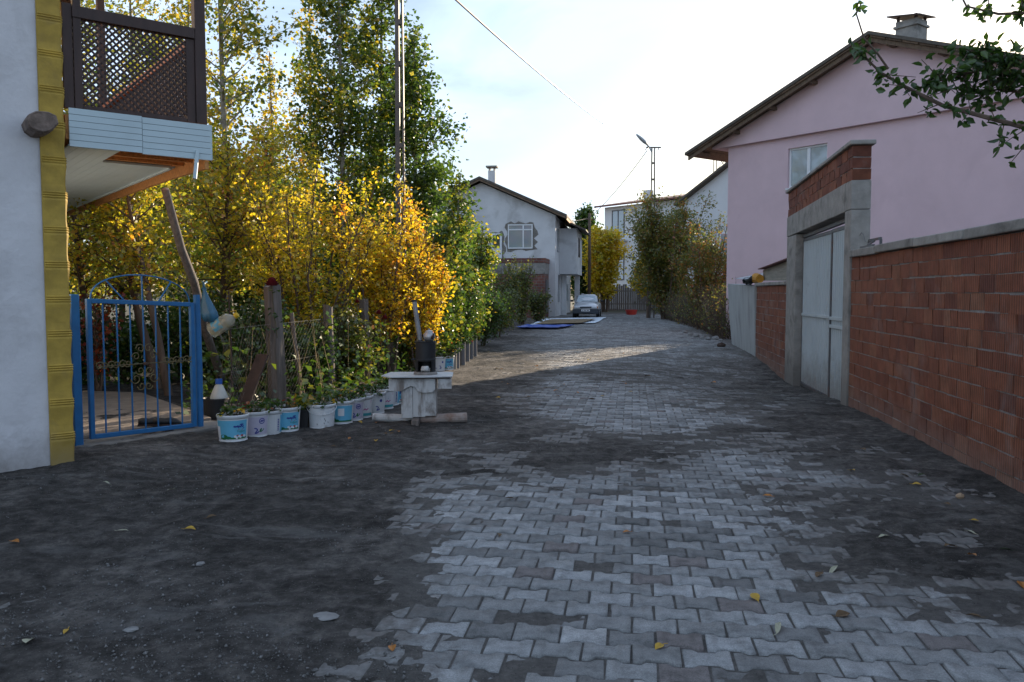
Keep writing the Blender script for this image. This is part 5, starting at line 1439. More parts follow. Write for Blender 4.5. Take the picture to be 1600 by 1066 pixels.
# trees closing the view behind the garden
BGT = 'trees far behind the garden'
for k, (px, Y, H, rd, tn) in enumerate(((60, 34, 8.5, 3.2, .45), (190, 36, 8.0, 3.2, .5), (300, 33, 6.5, 2.8, .4), (400, 37, 7.0, 3.0, .45), (490, 34, 5.6, 2.6, .42), (570, 38, 5.8, 2.6, .35), (650, 36, 5.0, 2.3, .35), (705, 39, 4.6, 2.0, .35))):
    lab = ['farthest left broad tree behind the garden', 'broad tree far behind the lattice', 'broad tree far behind the wooden prop', 'broad tree far behind the sparse poplar', 'broad tree far behind the golden shrub', 'broad tree far behind the steel pole', 'round far tree behind the dark green poplar', 'round far tree beside the grey house'][k]
    tree('broadleaf_tree', lab, 'tree', px_x(px, Y), Y, H, 120 + k, M_LEAF_POPLAR, M_BARK, radius=rd, z0=0.12, nb=90, elev=(-10, 60), leaves=190, size=0.23, tint=(tn, 0.18), trunk_r=.14, sigma=.28, group=BGT)

# right side beyond the walls
tree('willow_bush', 'tall dull green bushy tree beside the road on the right', 'tree', 8.95, 47.5, 7.4, 141, M_LEAF_DULL, M_BARK, radius=1.75, z0=0.06, nb=400, elev=(15, 75), leaves=115, size=0.18, tint=(.58, .17), stems=22, spread=2.7, trunk_r=.07, sigma=.18, wide=.5)
tree('willow_bush', 'smaller rust and green bush above the dry hedge', 'tree', 8.1, 35.0, 4.9, 142, M_LEAF_DULL, M_BARK, radius=0.85, z0=0.10, nb=170, elev=(20, 75), leaves=75, size=0.13, tint=(.58, .24), stems=14, spread=1.6, trunk_r=.05, sigma=.15, wide=.5)
tree('willow_bush', 'pale green slender bush against the far white gable', 'tree', 9.3, 38.5, 5.2, 143, M_LEAF_DULL, M_BARK, radius=0.8, z0=0.2, nb=110, elev=(30, 75), leaves=65, size=0.13, tint=(.55, .2), stems=8, spread=.8, trunk_r=.05, sigma=.14, wide=.5)
def dry_hedge():
    o = thing('dry_hedge', 'brown tangled dry hedge along the right edge of the road', 'hedge', (7.5, 28.2, 0))
    rs = np.random.default_rng(9)
    m = MB(); P = []
    for i in range(2300):
        s = rs.random() ** 1.3
        y = 27.6 + s * 21; x0 = wall_x(y) + 0.15 - 0.075 * np.maximum(0, y - 34) + rs.uniform(-.35, .75)
        h = rs.uniform(0.5, 2.0) * (1 - .15 * s)
        a = np.array([x0, y, -0.05]); b = a + np.array([rs.normal(0, .45), rs.normal(0, .45), h])
        pth = wob(a, b, 5, 0.10, rs)
        r0 = rs.uniform(.006, .016)
        m.tube(pth, [r0, r0 * .9, r0 * .8, r0 * .6, r0 * .3], 3, cap=False)
        if rs.random() < .8:
            k = rs.integers(3, 9); f = rs.random(k)[:, None]
            P.append(pth[1] + (pth[4] - pth[1]) * f + rs.normal(0, .07, (k, 3)))
    m.build('twig', M_DRYSTEM, o, world=True, normals=False)
    P = np.concatenate(P)
    v, f, t = leaf_arrays(P, rs.uniform(.05, .10, len(P)), np.clip(rs.normal(.42, .28, len(P)), 0, 1), rs=rs)
    np_mesh('leaf', v, f, M_LEAF_DULL, o, tint=t, world=True)
dry_hedge()
# far trees at the end of the road
tree('yellow_tree', 'bright yellow tree beyond the parked car', 'tree', 7.3, 66, 7.1, 151, M_LEAF_YELLOW, M_BARK, radius=1.7, z0=0.22, nb=150, elev=(15, 75), leaves=120, size=0.22, tint=(.32, .14), trunk_r=.13, sigma=.22, stems=5, spread=1.3)
tree('yellow_tree', 'low yellow orange tree left of the wooden post on the right', 'tree', 9.9, 60, 3.9, 152, M_LEAF_YELLOW, M_BARK, radius=1.3, z0=0.35, nb=70, elev=(0, 60), leaves=170, size=0.2, tint=(.35, .2), trunk_r=.10, sigma=.2)
tree('broadleaf_tree', 'dark green tree behind the bright yellow tree', 'tree', 7.6, 86, 10.0, 153, M_LEAF_GREEN, M_BARK, radius=2.0, z0=0.15, nb=90, leaves=190, size=0.32, tint=(.4, .2), trunk_r=.16, sigma=.3)
tree('broadleaf_tree', 'dark low tree between the house bay and the yellow tree', 'tree', 5.9, 69, 3.8, 154, M_LEAF_GREEN, M_BARK, radius=1.6, z0=0.1, nb=80, leaves=200, size=0.22, tint=(.3, .15), trunk_r=.12, sigma=.25)
tree('broadleaf_tree', 'dark tree closing the end of the road', 'tree', 12.3, 74, 4.4, 155, M_LEAF_DULL, M_BARK, radius=1.8, z0=0.1, nb=80, leaves=200, size=0.24, tint=(.3, .15), trunk_r=.12, sigma=.28)

# weeds filling the garden floor, past counting
def undergrowth():
    rs = np.random.default_rng(31)
    n = 14000
    y = rs.uniform(9.8, 27, n); x = (-2.25 - 0.0 - 1.1 * (y < 10.8)) + 0.075 * (y - 12) * 1.0 - rs.random(n) ** 1.2 * 5.5
    den = fbm(x * .9, y * .9, 3)
    z = gz(x, y) + rs.random(n) ** 1.6 * (0.55 + 0.5 * den)
    P = np.stack([x, y, z], 1)[den > -.25]
    pathy = (np.abs(P[:, 0] - (-4.5 - 0.30 * (P[:, 1] - 9))) < 0.8) & (P[:, 1] < 12.8)
    P = P[~pathy]
    v, f, t = leaf_arrays(P, rs.uniform(.05, .13, len(P)), np.clip(rs.normal(.55, .25, len(P)), 0, 1), up=.7, rs=rs)
    o = np_mesh('garden_weeds', v, f, M_LEAF_GREEN, tint=t); structure(o, 'stuff')
    m = MB()
    for i in range(420):
        y = rs.uniform(10.3, 24); x = -2.55 - 1.0 * (y < 11) + .09 * (y - 12) - rs.random() * 2.2
        z = float(gz(x, y)); h = rs.uniform(.4, 1.3)
        if abs(x - (-4.5 - .3 * (y - 9))) < .8 and y < 12.8: continue
        a = np.array([x, y, z]); m.tube(wob(a, a + [rs.normal(0, .12), rs.normal(0, .12), h], 4, .03, rs), [.006, .005, .004, .002], 3, cap=False)
    o = m.build('dry_stalks', surf('straw_stalk', (0.22, 0.16, 0.07), 0.9, 0.3, bmp=0), normals=False); structure(o, 'stuff')
undergrowth()

def rose(x, y, z, label, r=0.07, seed=0, stem=True):
    rs = np.random.default_rng(seed)
    o = thing('rose', label, 'rose', (x, y, z))
    m = MB()
    for lay in range(4):
        n = 4 + lay * 2
        for k in range(n):
            a = 6.283 * k / n + lay; rr = r * (0.25 + .25 * lay); zz = r * (0.75 - .28 * lay)
            c = Vector((rr * math.cos(a), rr * math.sin(a), zz)); t = Vector((-math.sin(a), math.cos(a), 0)); u = Vector((math.cos(a) * .35 * lay, math.sin(a) * .35 * lay, 1)).normalized()
            w_ = r * .42; 
            pts = [c - t * w_ - u * w_, c + t * w_ - u * w_, c + t * w_ * 1.1 + u * w_ * .5, c + u * w_ * .95 + Vector((math.cos(a), math.sin(a), 0)) * w_ * .25, c - t * w_ * 1.1 + u * w_ * .5]
            m.add(pts, [(0, 1, 2, 3, 4)])
    m.build('bloom', M_PETAL, o, normals=False)
    s = MB(); s.tube(wob((0, 0, -r * .3), (0.05, 0.06, -0.75), 5, .02, rs), 0.006, 5); st = s.build('stem', M_STEM, o)
    P = np.stack([rs.normal(0, .08, 14), rs.normal(0, .08, 14), rs.uniform(-.7, -.1, 14)], 1)
    v, f, t = leaf_arrays(P, rs.uniform(.05, .08, 14), rs.random(14) * .7, rs=rs, shape='ovate'); np_mesh('foliage', v, f, M_LEAF_GREEN, o, tint=t)
for (px, py, Y, r, lab) in ((425, 443, 11.0, .075, 'large dark red rose bloom on top of the stump post'), (592, 489, 14.2, .05, 'dark red rose left of the table against the fence'), (601, 497, 14.4, .05, 'dark red rose hanging lower against the fence'), (558, 472, 14.0, .04, 'small pink red rose beside the third fence post')):
    p = at_depth(px, py, Y); rose(p.x, p.y, p.z, lab, r, int(px))

# the fruit tree at the right whose twigs hang into the top of the view
def overhanging_tree():
    rs = np.random.default_rng(77)
    o = thing('pear_tree', 'dark green leafy branches overhanging the wall at top right', 'tree', (5.3, 4.3, 0))
    tk = MB(); tk.tube([(5.3, 4.3, -.1), (5.25, 4.35, 1.2), (5.05, 4.45, 2.2), (4.75, 4.6, 3.1), (4.6, 4.7, 4.0)], [.12, .10, .085, .06, .03], 10); t_o = tk.build('trunk', M_BARK, o, smooth=True, world=True)
    br = MB(); P = []; T = []; S = []
    start = Vector((4.85, 4.55, 2.8))
    def run(pts, r0, dens, tw, tlen):
        pts = [np.array(p) for p in pts]
        n = len(pts)
        br.tube([Vector(p) for p in pts], [r0 * (1 - .8 * i / (n - 1)) + .0022 for i in range(n)], 6, cap=False)
        tot = sum(np.linalg.norm(b - a) for a, b in zip(pts, pts[1:]))
        for i in range(int(dens * tot)):
            f = rs.random() ** .9 * (n - 1); k = min(n - 2, int(f)); P.append(pts[k] + (pts[k+1] - pts[k]) * (f - k) + rs.normal(0, .016, 3))
        for i in range(5): P.append(pts[-1] + rs.normal(0, .02, 3) - (pts[-1] - pts[-2]) * .05 * i)
        for i in range(int(tw * tot)):
            f = rs.uniform(.05, .95) * (n - 1); k = min(n - 2, int(f)); a = pts[k] + (pts[k+1] - pts[k]) * (f - k)
            d = rs.normal(0, 1, 3); d[1] *= .7; d /= np.linalg.norm(d); e = a + d * tlen * rs.uniform(.4, 1)
            br.tube(wob(a, e, 3, .01, rs), [.004, .003, .0018], 4, cap=False)
            for q in range(rs.integers(4, 9)): P.append(a + (e - a) * rs.uniform(.25, 1.05) + rs.normal(0, .014, 3))
    q = lambda px, py, Y: at_depth(px, py, Y)
    main = [q(1700, 250, 4.5), q(1600, 199, 4.75), q(1473, 165, 5.0), q(1413, 135, 5.1), q(1375, 113, 5.15), q(1334, 71, 5.2)]
    run([start] + main, .016, 16, 5, .20)
    run([q(1388, 108, 5.1), q(1372, 85, 5.1), q(1350, 60, 5.1), q(1338, 22, 5.1), q(1346, 5, 5.1)], .005, 14, 0, .1)
    run([start, q(1720, 120, 4.6), q(1600, 118, 4.9), q(1530, 110, 5.0), q(1475, 125, 5.1), q(1445, 128, 5.1)], .011, 20, 17, .22)
    run([start, q(1740, 60, 4.6), q(1610, 90, 4.8), q(1550, 88, 4.9), q(1500, 78, 4.9)], .011, 24, 22, .22)
    run([start, q(1760, 10, 4.6), q(1620, 20, 4.8), q(1560, 22, 4.9), q(1510, 10, 5.0), q(1490, -30, 5.0)], .010, 10, 8, .2)
    run([start, q(1760, 170, 4.6), q(1640, 150, 4.8), q(1560, 140, 5.0), q(1500, 150, 5.0)], .010, 18, 15, .22)
    run([start, q(1800, -80, 4.6), q(1700, -120, 4.8), q(1600, -60, 4.8)], .02, 20, 20, .3)
    run([start, Vector((5.4, 4.6, 3.8)), Vector((5.8, 4.4, 4.6))], .03, 40, 40, .5)
    br.build('branch', M_BARK, t_o, world=True, normals=False)
    P = np.array(P); n = len(P)
    v, f, t = leaf_arrays(P, rs.uniform(.043, .068, n), np.clip(rs.normal(.3, .2, n), 0, .9), up=.1, droop=.45, wide=.62, fold=.12, rs=rs, shape='ovate')
    np_mesh('crown', v, f, M_LEAF_GREEN, o, tint=t, world=True)
overhanging_tree()

# ------------------------------------------------------------------ houses farther along the road
def window(o, x0, x1, z0, z1, y, split=0.62, transom=True, deep=0.05, bar=0.07, glass=None):
    """a framed window lying in the face y (facing -y)"""
    f = MB(); ya, yb = y - deep, y + 0.02
    f.span(x0, x0+bar, ya, yb, z0, z1); f.span(x1-bar, x1, ya, yb, z0, z1); f.span(x0+bar, x1-bar, ya, yb, z0, z0+bar); f.span(x0+bar, x1-bar, ya, yb, z1-bar, z1)
    xs = x0 + (x1 - x0) * split
    f.span(xs - bar*.6, xs + bar*.6, ya + .004, yb, z0 + bar, z1 - bar)
    zt = z0 + (z1 - z0) * 0.78
    if transom: f.span(x0+bar, xs - bar*.6, ya + .008, yb, zt - .04, zt + .04); f.span(xs + bar*.6, x1-bar, ya + .008, yb, zt - .04, zt + .04)
    w = f.build('window', M_PVCWHITE, o)
    for (a, b) in ((x0 + bar, xs - bar*.6), (xs + bar*.6, x1 - bar)):
        p = MB(); p.span(a, b, y - .012, y - .004, z0 + bar, z1 - bar); p.build('pane', glass or M_GLASS, w)
    return w

def make_grey_house():
    o = thing('plastered_house', 'patchy grey white gabled house with brick annex left of the car', 'house', (2.70, 52.0, 0), ROADROT)
    sl = 0.444
    w = MB()
    w.prism([(0, -.3), (0, 6.30), (-4.7, 8.38), (-9.4, 6.30), (-9.4, -.3)], 0.0, 13.0, 'y')
    w.build('wall', M_GREYWALL, o)
    b = MB(); b.span(0.003, 1.12, 3.1, 8.8, 2.72, 5.72); b.build('bay', M_GREYWALL, o)
    zt = 8.60
    for sg in (1, -1):
        r = MB(); xe = -4.7 + sg * 5.45
        r.prism([(-4.7, zt - .02), (xe, zt - .02 - sl * 5.45), (xe, zt + .12 - sl * 5.45), (-4.7, zt + .12)], -0.55, 13.5, 'y')
        rf = r.build('roof', M_ROOFTILE, o)
        q = MB(); q.prism([(-4.7, zt - .16), (xe, zt - .16 - sl * 5.45), (xe, zt - .025 - sl * 5.45), (-4.7, zt - .025)], -0.50, -0.46, 'y'); q.build('barge_board', M_SOFFIT, rf)
        q = MB(); q.prism([(xe - sg * .06, zt - .20 - sl * 5.42), (xe - sg*.02, zt - .20 - sl * 5.45), (xe - sg*.02, zt - .03 - sl * 5.45), (xe - sg * .06, zt - .03 - sl * 5.42)], -0.44, 13.4, 'y'); q.build('eave_board', M_OSB, rf)
    r = MB(); r.prism([(0.5, 6.06), (1.75, 5.52), (1.75, 5.62), (0.5, 6.16)], 2.5, 9.2, 'y'); r.build('bay_roof', M_ROOFTILE, o)
    c = MB(); c.span(-4.45, -4.0, 1.2, 1.65, 8.2, 9.30); ch = c.build('chimney', M_GREYWALL, o)
    c = MB(); c.span(-4.42, -4.34, 1.23, 1.62, 9.30, 9.5); c.span(-4.11, -4.03, 1.23, 1.62, 9.30, 9.5); c.span(-4.58, -3.87, 1.07, 1.78, 9.502, 9.60); c.build('chimney_cap', M_CONCRETE, ch)
    # window with its broken plaster collar, balcony door
    rs = random.Random(6)
    def collar(x0, x1, z0, z1, m_):
        pts = []
        for k in range(28):
            t = k / 28 * 4; s = t % 1
            p = [(x0 + (x1-x0)*s, z0), (x1, z0 + (z1-z0)*s), (x1 - (x1-x0)*s, z1), (x0, z1 - (z1-z0)*s)][int(t)]
            d = [(0, -1), (1, 0), (0, 1), (-1, 0)][int(t)]; q = m_ * (rs.random() ** 2.2) * (1.6 if int(t) == 1 else 0.8)
            pts.append((p[0] + d[0]*q, p[1] + d[1]*q))
        m = MB(); m.prism(pts, -0.006, 0.01, 'y'); m.build('broken_plaster', M_BAREPLASTER, o)
    collar(-3.02, -1.38, 4.20, 5.80, 0.32)
    window(o, -2.98, -1.42, 4.25, 5.76, -0.02, glass=M_GLASSBLUE)
    collar(-4.10, -3.32, 3.62, 5.26, 0.16)
    d = MB(); d.span(-4.06, -3.36, -.07, .0, 3.62, 4.28); d.span(-4.06, -3.93, -.07, .0, 4.284, 5.22); d.span(-3.49, -3.36, -.07, .0, 4.284, 5.22); d.span(-3.926, -3.494, -.07, .0, 5.10, 5.22)
    dr = d.build('door', M_PVCWHITE, o); p = MB(); p.span(-3.926, -3.494, -.03, -.02, 4.284, 5.096); p.build('pane', M_GLASS, dr)
    # side openings and the pillar under the bay
    for (y0, y1, z0, z1) in ((1.2, 2.3, 4.1, 5.6), (2.0, 3.0, 0.9, 2.65), (5.2, 6.4, 1.0, 2.4)):
        m = MB(); m.span(-0.02, 0.02, y0, y1, z0, z1); m.build('side_window', M_GLASS, o)
    m = MB(); m.span(1.115, 1.15, 4.6, 6.0, 3.9, 5.2); m.build('bay_window', M_GLASS, o)
    m = MB(); m.span(0.65, 1.0, 8.0, 8.35, -.2, 2.715); m.span(0.02, 0.35, 4.2, 4.5, -.2, 2.715); m.build('pillar', M_GREYWALL, o)
    m = MB(); m.span(0.02, 0.10, 8.4, 9.6, 0.9, 2.1); m.build('shutter', M_STEELPAINT, o)
    a = MB()
    a.span(-9.2, -0.42, -2.5, -0.004, -.2, 2.62); a.build('annex_wall', M_ANNEX, o)
    a = MB(); a.span(-9.23, -0.39, -2.53, -.004, 2.624, 3.28); a.build('annex_beam', M_CONCRETE, o)
    a = MB(); a.span(-9.25, -0.36, -2.56, -2.3, 3.284, 3.56); a.span(-0.6, -0.36, -2.296, -.004, 3.284, 3.56); a.build('annex_coping', M_ANNEX, o)
    a = MB(); a.span(-0.418, -0.36, -1.9, -0.5, 0.3, 2.3); a.build('annex_door', M_STEELDARK, o)
M_ANNEX = None
def annex_mat():
    m, t, b = new_mat('old_dark_brickwork')
    br = node(t, 'ShaderNodeTexBrick'); tcn = node(t, 'ShaderNodeTexCoord'); mpn = node(t, 'ShaderNodeMapping'); mpn.inputs['Rotation'].default_value = (R(90), 0, 0)
    t.links.new(tcn.outputs['Object'], mpn.inputs['Vector']); t.links.new(mpn.outputs[0], br.inputs['Vector'])
    br.inputs['Color1'].default_value = (0.15, 0.055, 0.042, 1); br.inputs['Color2'].default_value = (0.20, 0.08, 0.058, 1); br.inputs['Mortar'].default_value = (0.17, 0.15, 0.14, 1)
    br.inputs['Scale'].default_value = 1.0; br.inputs['Brick Width'].default_value = 0.3; br.inputs['Row Height'].default_value = 0.17; br.inputs['Mortar Size'].default_value = 0.014
    c = mixc(t, 1.0, br.outputs['Color'], ramp(t, noise(t, 1.5, 6, .6), [(.3, (.6,) * 3), (.7, (1.2,) * 3)]), 'MULTIPLY')
    t.links.new(c, b.inputs['Base Color']); b.inputs['Roughness'].default_value = .92
    return m
M_ANNEX = annex_mat()
make_grey_house()

def make_far_houses():
    p = at_depth(944, 455, 78)
    o = thing('white_house', 'far white three storey house with thin dull red roof', 'house', (p.x, 78, 0), HROT)
    w = MB(); w.span(0, 12, -13, 0, -.3, 9.35); w.build('wall', M_FARWALL, o)
    r = MB(); r.prism([(-0.7, 9.33), (6.0, 10.35), (12.7, 9.33), (12.7, 9.46), (6.0, 10.62), (-0.7, 9.48)], -13.6, 0.7, 'y'); r.build('roof', M_REDROOF, o)
    c = MB(); c.span(3.0, 3.5, -10.9, -10.4, 9.9, 11.6); c.build('chimney', M_RUST, o)
    g = MB(); g.span(1.4, 2.0, -4.2, -3.6, 9.6, 10.7); g.build('chimney', M_FARWALL, o)
    for (y0, y1, z0, z1) in ((-2.6, -1.0, 6.5, 9.0), (-2.6, -1.0, 2.6, 5.6), (-6.4, -5.2, 7.0, 8.4), (-6.4, -5.2, 3.4, 4.9), (-10.5, -9.2, 7.0, 8.4)):
        f = MB(); f.span(-0.06, 0.02, y0, y0 + .09, z0, z1); f.span(-0.06, 0.02, y1 - .09, y1, z0, z1); f.span(-.06, .02, y0 + .09, y1 - .09, z0, z0 + .09); f.span(-.06, .02, y0 + .09, y1 - .09, z1 - .09, z1); f.span(-.055, .02, (y0 + y1)/2 - .05, (y0 + y1)/2 + .05, z0 + .09, z1 - .09)
        wn = f.build('window', M_STEELDARK if z1 - z0 > 2 else M_PVCWHITE, o)
        for a, b in ((y0 + .09, (y0+y1)/2 - .05), ((y0+y1)/2 + .05, y1 - .09)):
            q = MB(); q.span(-.03, -.02, a, b, z0 + .09, z1 - .09); q.build('pane', M_GLASSBLUE, wn)
    s = MB(); s.span(-1.0, -0.005, -3.0, -0.6, 6.1, 6.25); s.build('balcony_slab', M_FARWALL, o)
    p = at_depth(1068, 455, 60)
    o = thing('white_house', 'far white gabled house half hidden behind the pink house', 'house', (p.x, 60, 0), HROT)
    w = MB(); w.prism([(0, -.3), (0, 8.0), (-5, 10.6), (-10, 8.0), (-10, -.3)], 0, 11, 'x'); w.build('wall', M_FARWALL, o)
    for sg in (1, -1):
        r = MB(); ye = -5 + sg * 5.6
        r.prism([(-5, 10.62), (ye, 10.62 - .52 * 5.6), (ye, 10.78 - .52 * 5.6), (-5, 10.78)], -.5, 11.5, 'x'); r.build('roof', M_ROOFTILE, o)
    f = MB(); f.span(-0.05, .02, -4.6, -3.2, 4.2, 5.6); wn = f.build('window', M_PVCWHITE, o); q = MB(); q.span(-.06, -.052, -4.5, -3.3, 4.3, 5.5); q.build('pane', M_GLASSBLUE, wn)
    q = MB(); q.span(-.05, .02, -4.2, -3.2, 0.2, 2.3); q.build('door', M_STEELDARK, o)
    # a steel stand with a boiler tank on that roof's far side
    c = at_depth(1127, 246, 63)
    o = thing('water_tank', 'grey water tank on a braced steel stand above the far roof', 'tank', (c.x, 63, 8.6))
    h = c.z - 8.6
    m = MB()
    for (a, b) in ((-.45, -.45), (.45, -.45), (.45, .45), (-.45, .45)): m.bar((a, b, 0), (a, b, h), .06, .06)
    for k in range(3):
        z0, z1 = h * k / 3, h * (k + 1) / 3
        for (a, b) in (((-.45, -.45), (.45, -.45)), ((.45, -.45), (.45, .45))):
            m.bar((*a, z0), (*b, z1), .04, .04); m.bar((*b, z0), (*a, z1), .04, .04)
    m.build('stand', M_STEELDARK, o)
    m = MB(); m.tube([(-.75, 0, h + .3), (.75, 0, h + .3)], .30, 16); m.build('tank_body', M_TINROOF, o)
make_far_houses()

def make_end_fence():
    o = thing('plank_fence', 'grey upright plank fence closing the far end of the road', 'fence', (6.2, 71.5, 0), R(-4))
    rs = random.Random(5)
    r = MB(); r.bar((0, 0.03, .5), (12, 0.03, .5), .04, .09); r.bar((0, 0.03, 1.6), (12, .03, 1.6), .04, .09); r.build('rail', M_WEATHERED, o)
    m = MB(); x = 0
    while x < 12:
        wd = rs.uniform(.14, .22); m.span(x, x + wd - .02, -.02, .008, -.1, rs.uniform(1.8, 2.2)); x += wd
    m.build('boards', M_WEATHERED, o)
make_end_fence()

# ------------------------------------------------------------------ the parked car
def make_car():
    M_PAINT = surf('silver_car_paint', (0.50, 0.52, 0.55), 0.28, 0.02, 3, metal=0.35, bmp=0)
    M_BUMP = surf('dark_blue_grey_bumper', (0.025, 0.032, 0.042), 0.5, 0.1, bmp=0)
    M_TYRE = surf('tyre_rubber', (0.012, 0.012, 0.012), 0.85, 0.1, bmp=0)
    M_LAMP = surf('headlamp_glass', (0.62, 0.66, 0.70), 0.12, 0.05, metal=0.3, bmp=0)
    M_AMBER = surf('amber_indicator', (0.55, 0.22, 0.05), 0.25, 0.05, bmp=0)
    x, y = 4.28, 49.2
    o = thing('parked_car', 'small silver hatchback with dark bumper parked facing the viewer', 'car', (x + .1, y + .3, 0.0), ROADROT)
    def loft(st, n=16, pw=3.4):
        vs, fs = [], []
        for (yy, hw, z0, z1) in st:
            zc, hz = (z0 + z1)/2, (z1 - z0)/2
            for k in range(n):
                t = 2 * math.pi * (k + .5) / n; c, s = math.cos(t), math.sin(t)
                r = (abs(c) ** pw + abs(s) ** pw) ** (-1 / pw)
                vs.append((hw * r * c, yy, zc + hz * r * s))
        m = len(st)
        for i in range(m - 1):
            for k in range(n): fs.append((i*n + k, i*n + (k+1) % n, (i+1)*n + (k+1) % n, (i+1)*n + k))
        fs += [tuple(range(n)), tuple((m-1)*n + k for k in range(n))]
        return MB().add(vs, fs)
    body = loft([(0.02, .66, .42, .70), (.10, .74, .30, .76), (.5, .79, .22, .85), (1.05, .80, .22, .93), (1.6, .81, .22, .96), (2.8, .81, .22, .97), (3.4, .79, .24, .96), (3.68, .74, .30, .90), (3.74, .66, .42, .80)])
    body.build('body', M_PAINT, o, smooth=True)
    cab = loft([(1.0, .66, .80, .95), (1.35, .66, .80, 1.16), (1.72, .63, .80, 1.36), (2.2, .61, .80, 1.405), (2.9, .60, .80, 1.39), (3.25, .60, .80, 1.30), (3.6, .62, .80, 1.02)], pw=5)
    cab.build('cabin', M_PAINT, o, smooth=True)
    g = MB(); g.add([(-.61, 1.02, .965), (.61, 1.02, .965), (.51, 1.66, 1.335), (-.51, 1.66, 1.335)], [(0, 1, 2, 3)]); g.build('windscreen', M_GLASSBLUE, o)
    for s in (1, -1):
        g = MB(); g.add([(s * .676, 1.25, .97), (s * .678, 3.3, .98), (s * .622, 3.05, 1.31), (s * .632, 1.72, 1.31)], [(0, 1, 2, 3)]); g.build('side_window', M_GLASS, o)
        h = MB(); h.box((s * .53, .035, .635), (.30, .09, .13)); hl = h.build('headlight', M_LAMP, o, bevel=.02)
        h = MB(); h.box((s * .705, .075, .635), (.06, .11, .125)); h.build('indicator', M_AMBER, hl, bevel=.012)
        m = MB(); m.box((s * .90, 1.22, 1.01), (.19, .08, .12)); m.build('mirror', M_BLACK, o, bevel=.03)
        m = MB(); m.span(s * .815 - .01, s * .815 + .01, .9, 3.0, .42, .50); m.build('side_strip', M_BUMP, o)
        for yy in (.68, 3.05):
            wl = MB(); wl.tube([(s * .60, yy, .27), (s * .80, yy, .27)], .27, 20); wo_ = wl.build('wheel', M_TYRE, o)
            wl = MB(); wl.tube([(s * .795, yy, .27), (s * .812, yy, .27)], .17, 16); wl.build('rim', M_TINROOF, wo_)
    b = MB(); b.box((0, .07, .40), (1.56, .26, .30)); b.build('bumper', M_BUMP, o, bevel=.05)
    gr = MB(); gr.box((0, .005, .635), (.70, .05, .09)); gr.build('grille', M_BUMP, o, bevel=.01)
    p = MB(); p.box((0, -.068, .455), (.50, .015, .11)); pl = p.build('number_plate', M_INKWHITE, o)
    p = MB()
    for (a, b_) in ((-.20, -.13), (-.09, .02), (.06, .20)): p.span(a, b_, -.080, -.077, .43, .48)
    p.build('plate_characters', M_INKBLACK, pl)
    w = MB(); w.bar((-.30, 1.03, .985), (.1, 1.07, 1.0), .015, .02); w.bar((.12, 1.03, .985), (.5, 1.10, 1.01), .015, .02); w.build('wiper', M_BLACK, o)
    m = MB(); m.box((0, 1.64, 1.28), (.20, .03, .06)); m.build('rear_view_mirror', M_BLACK, o)
    m = MB(); m.box((-.30, 2.0, 1.425), (.14, .12, .04)); m.build('roof_lamp', M_INKWHITE, o, bevel=.01)
make_car()

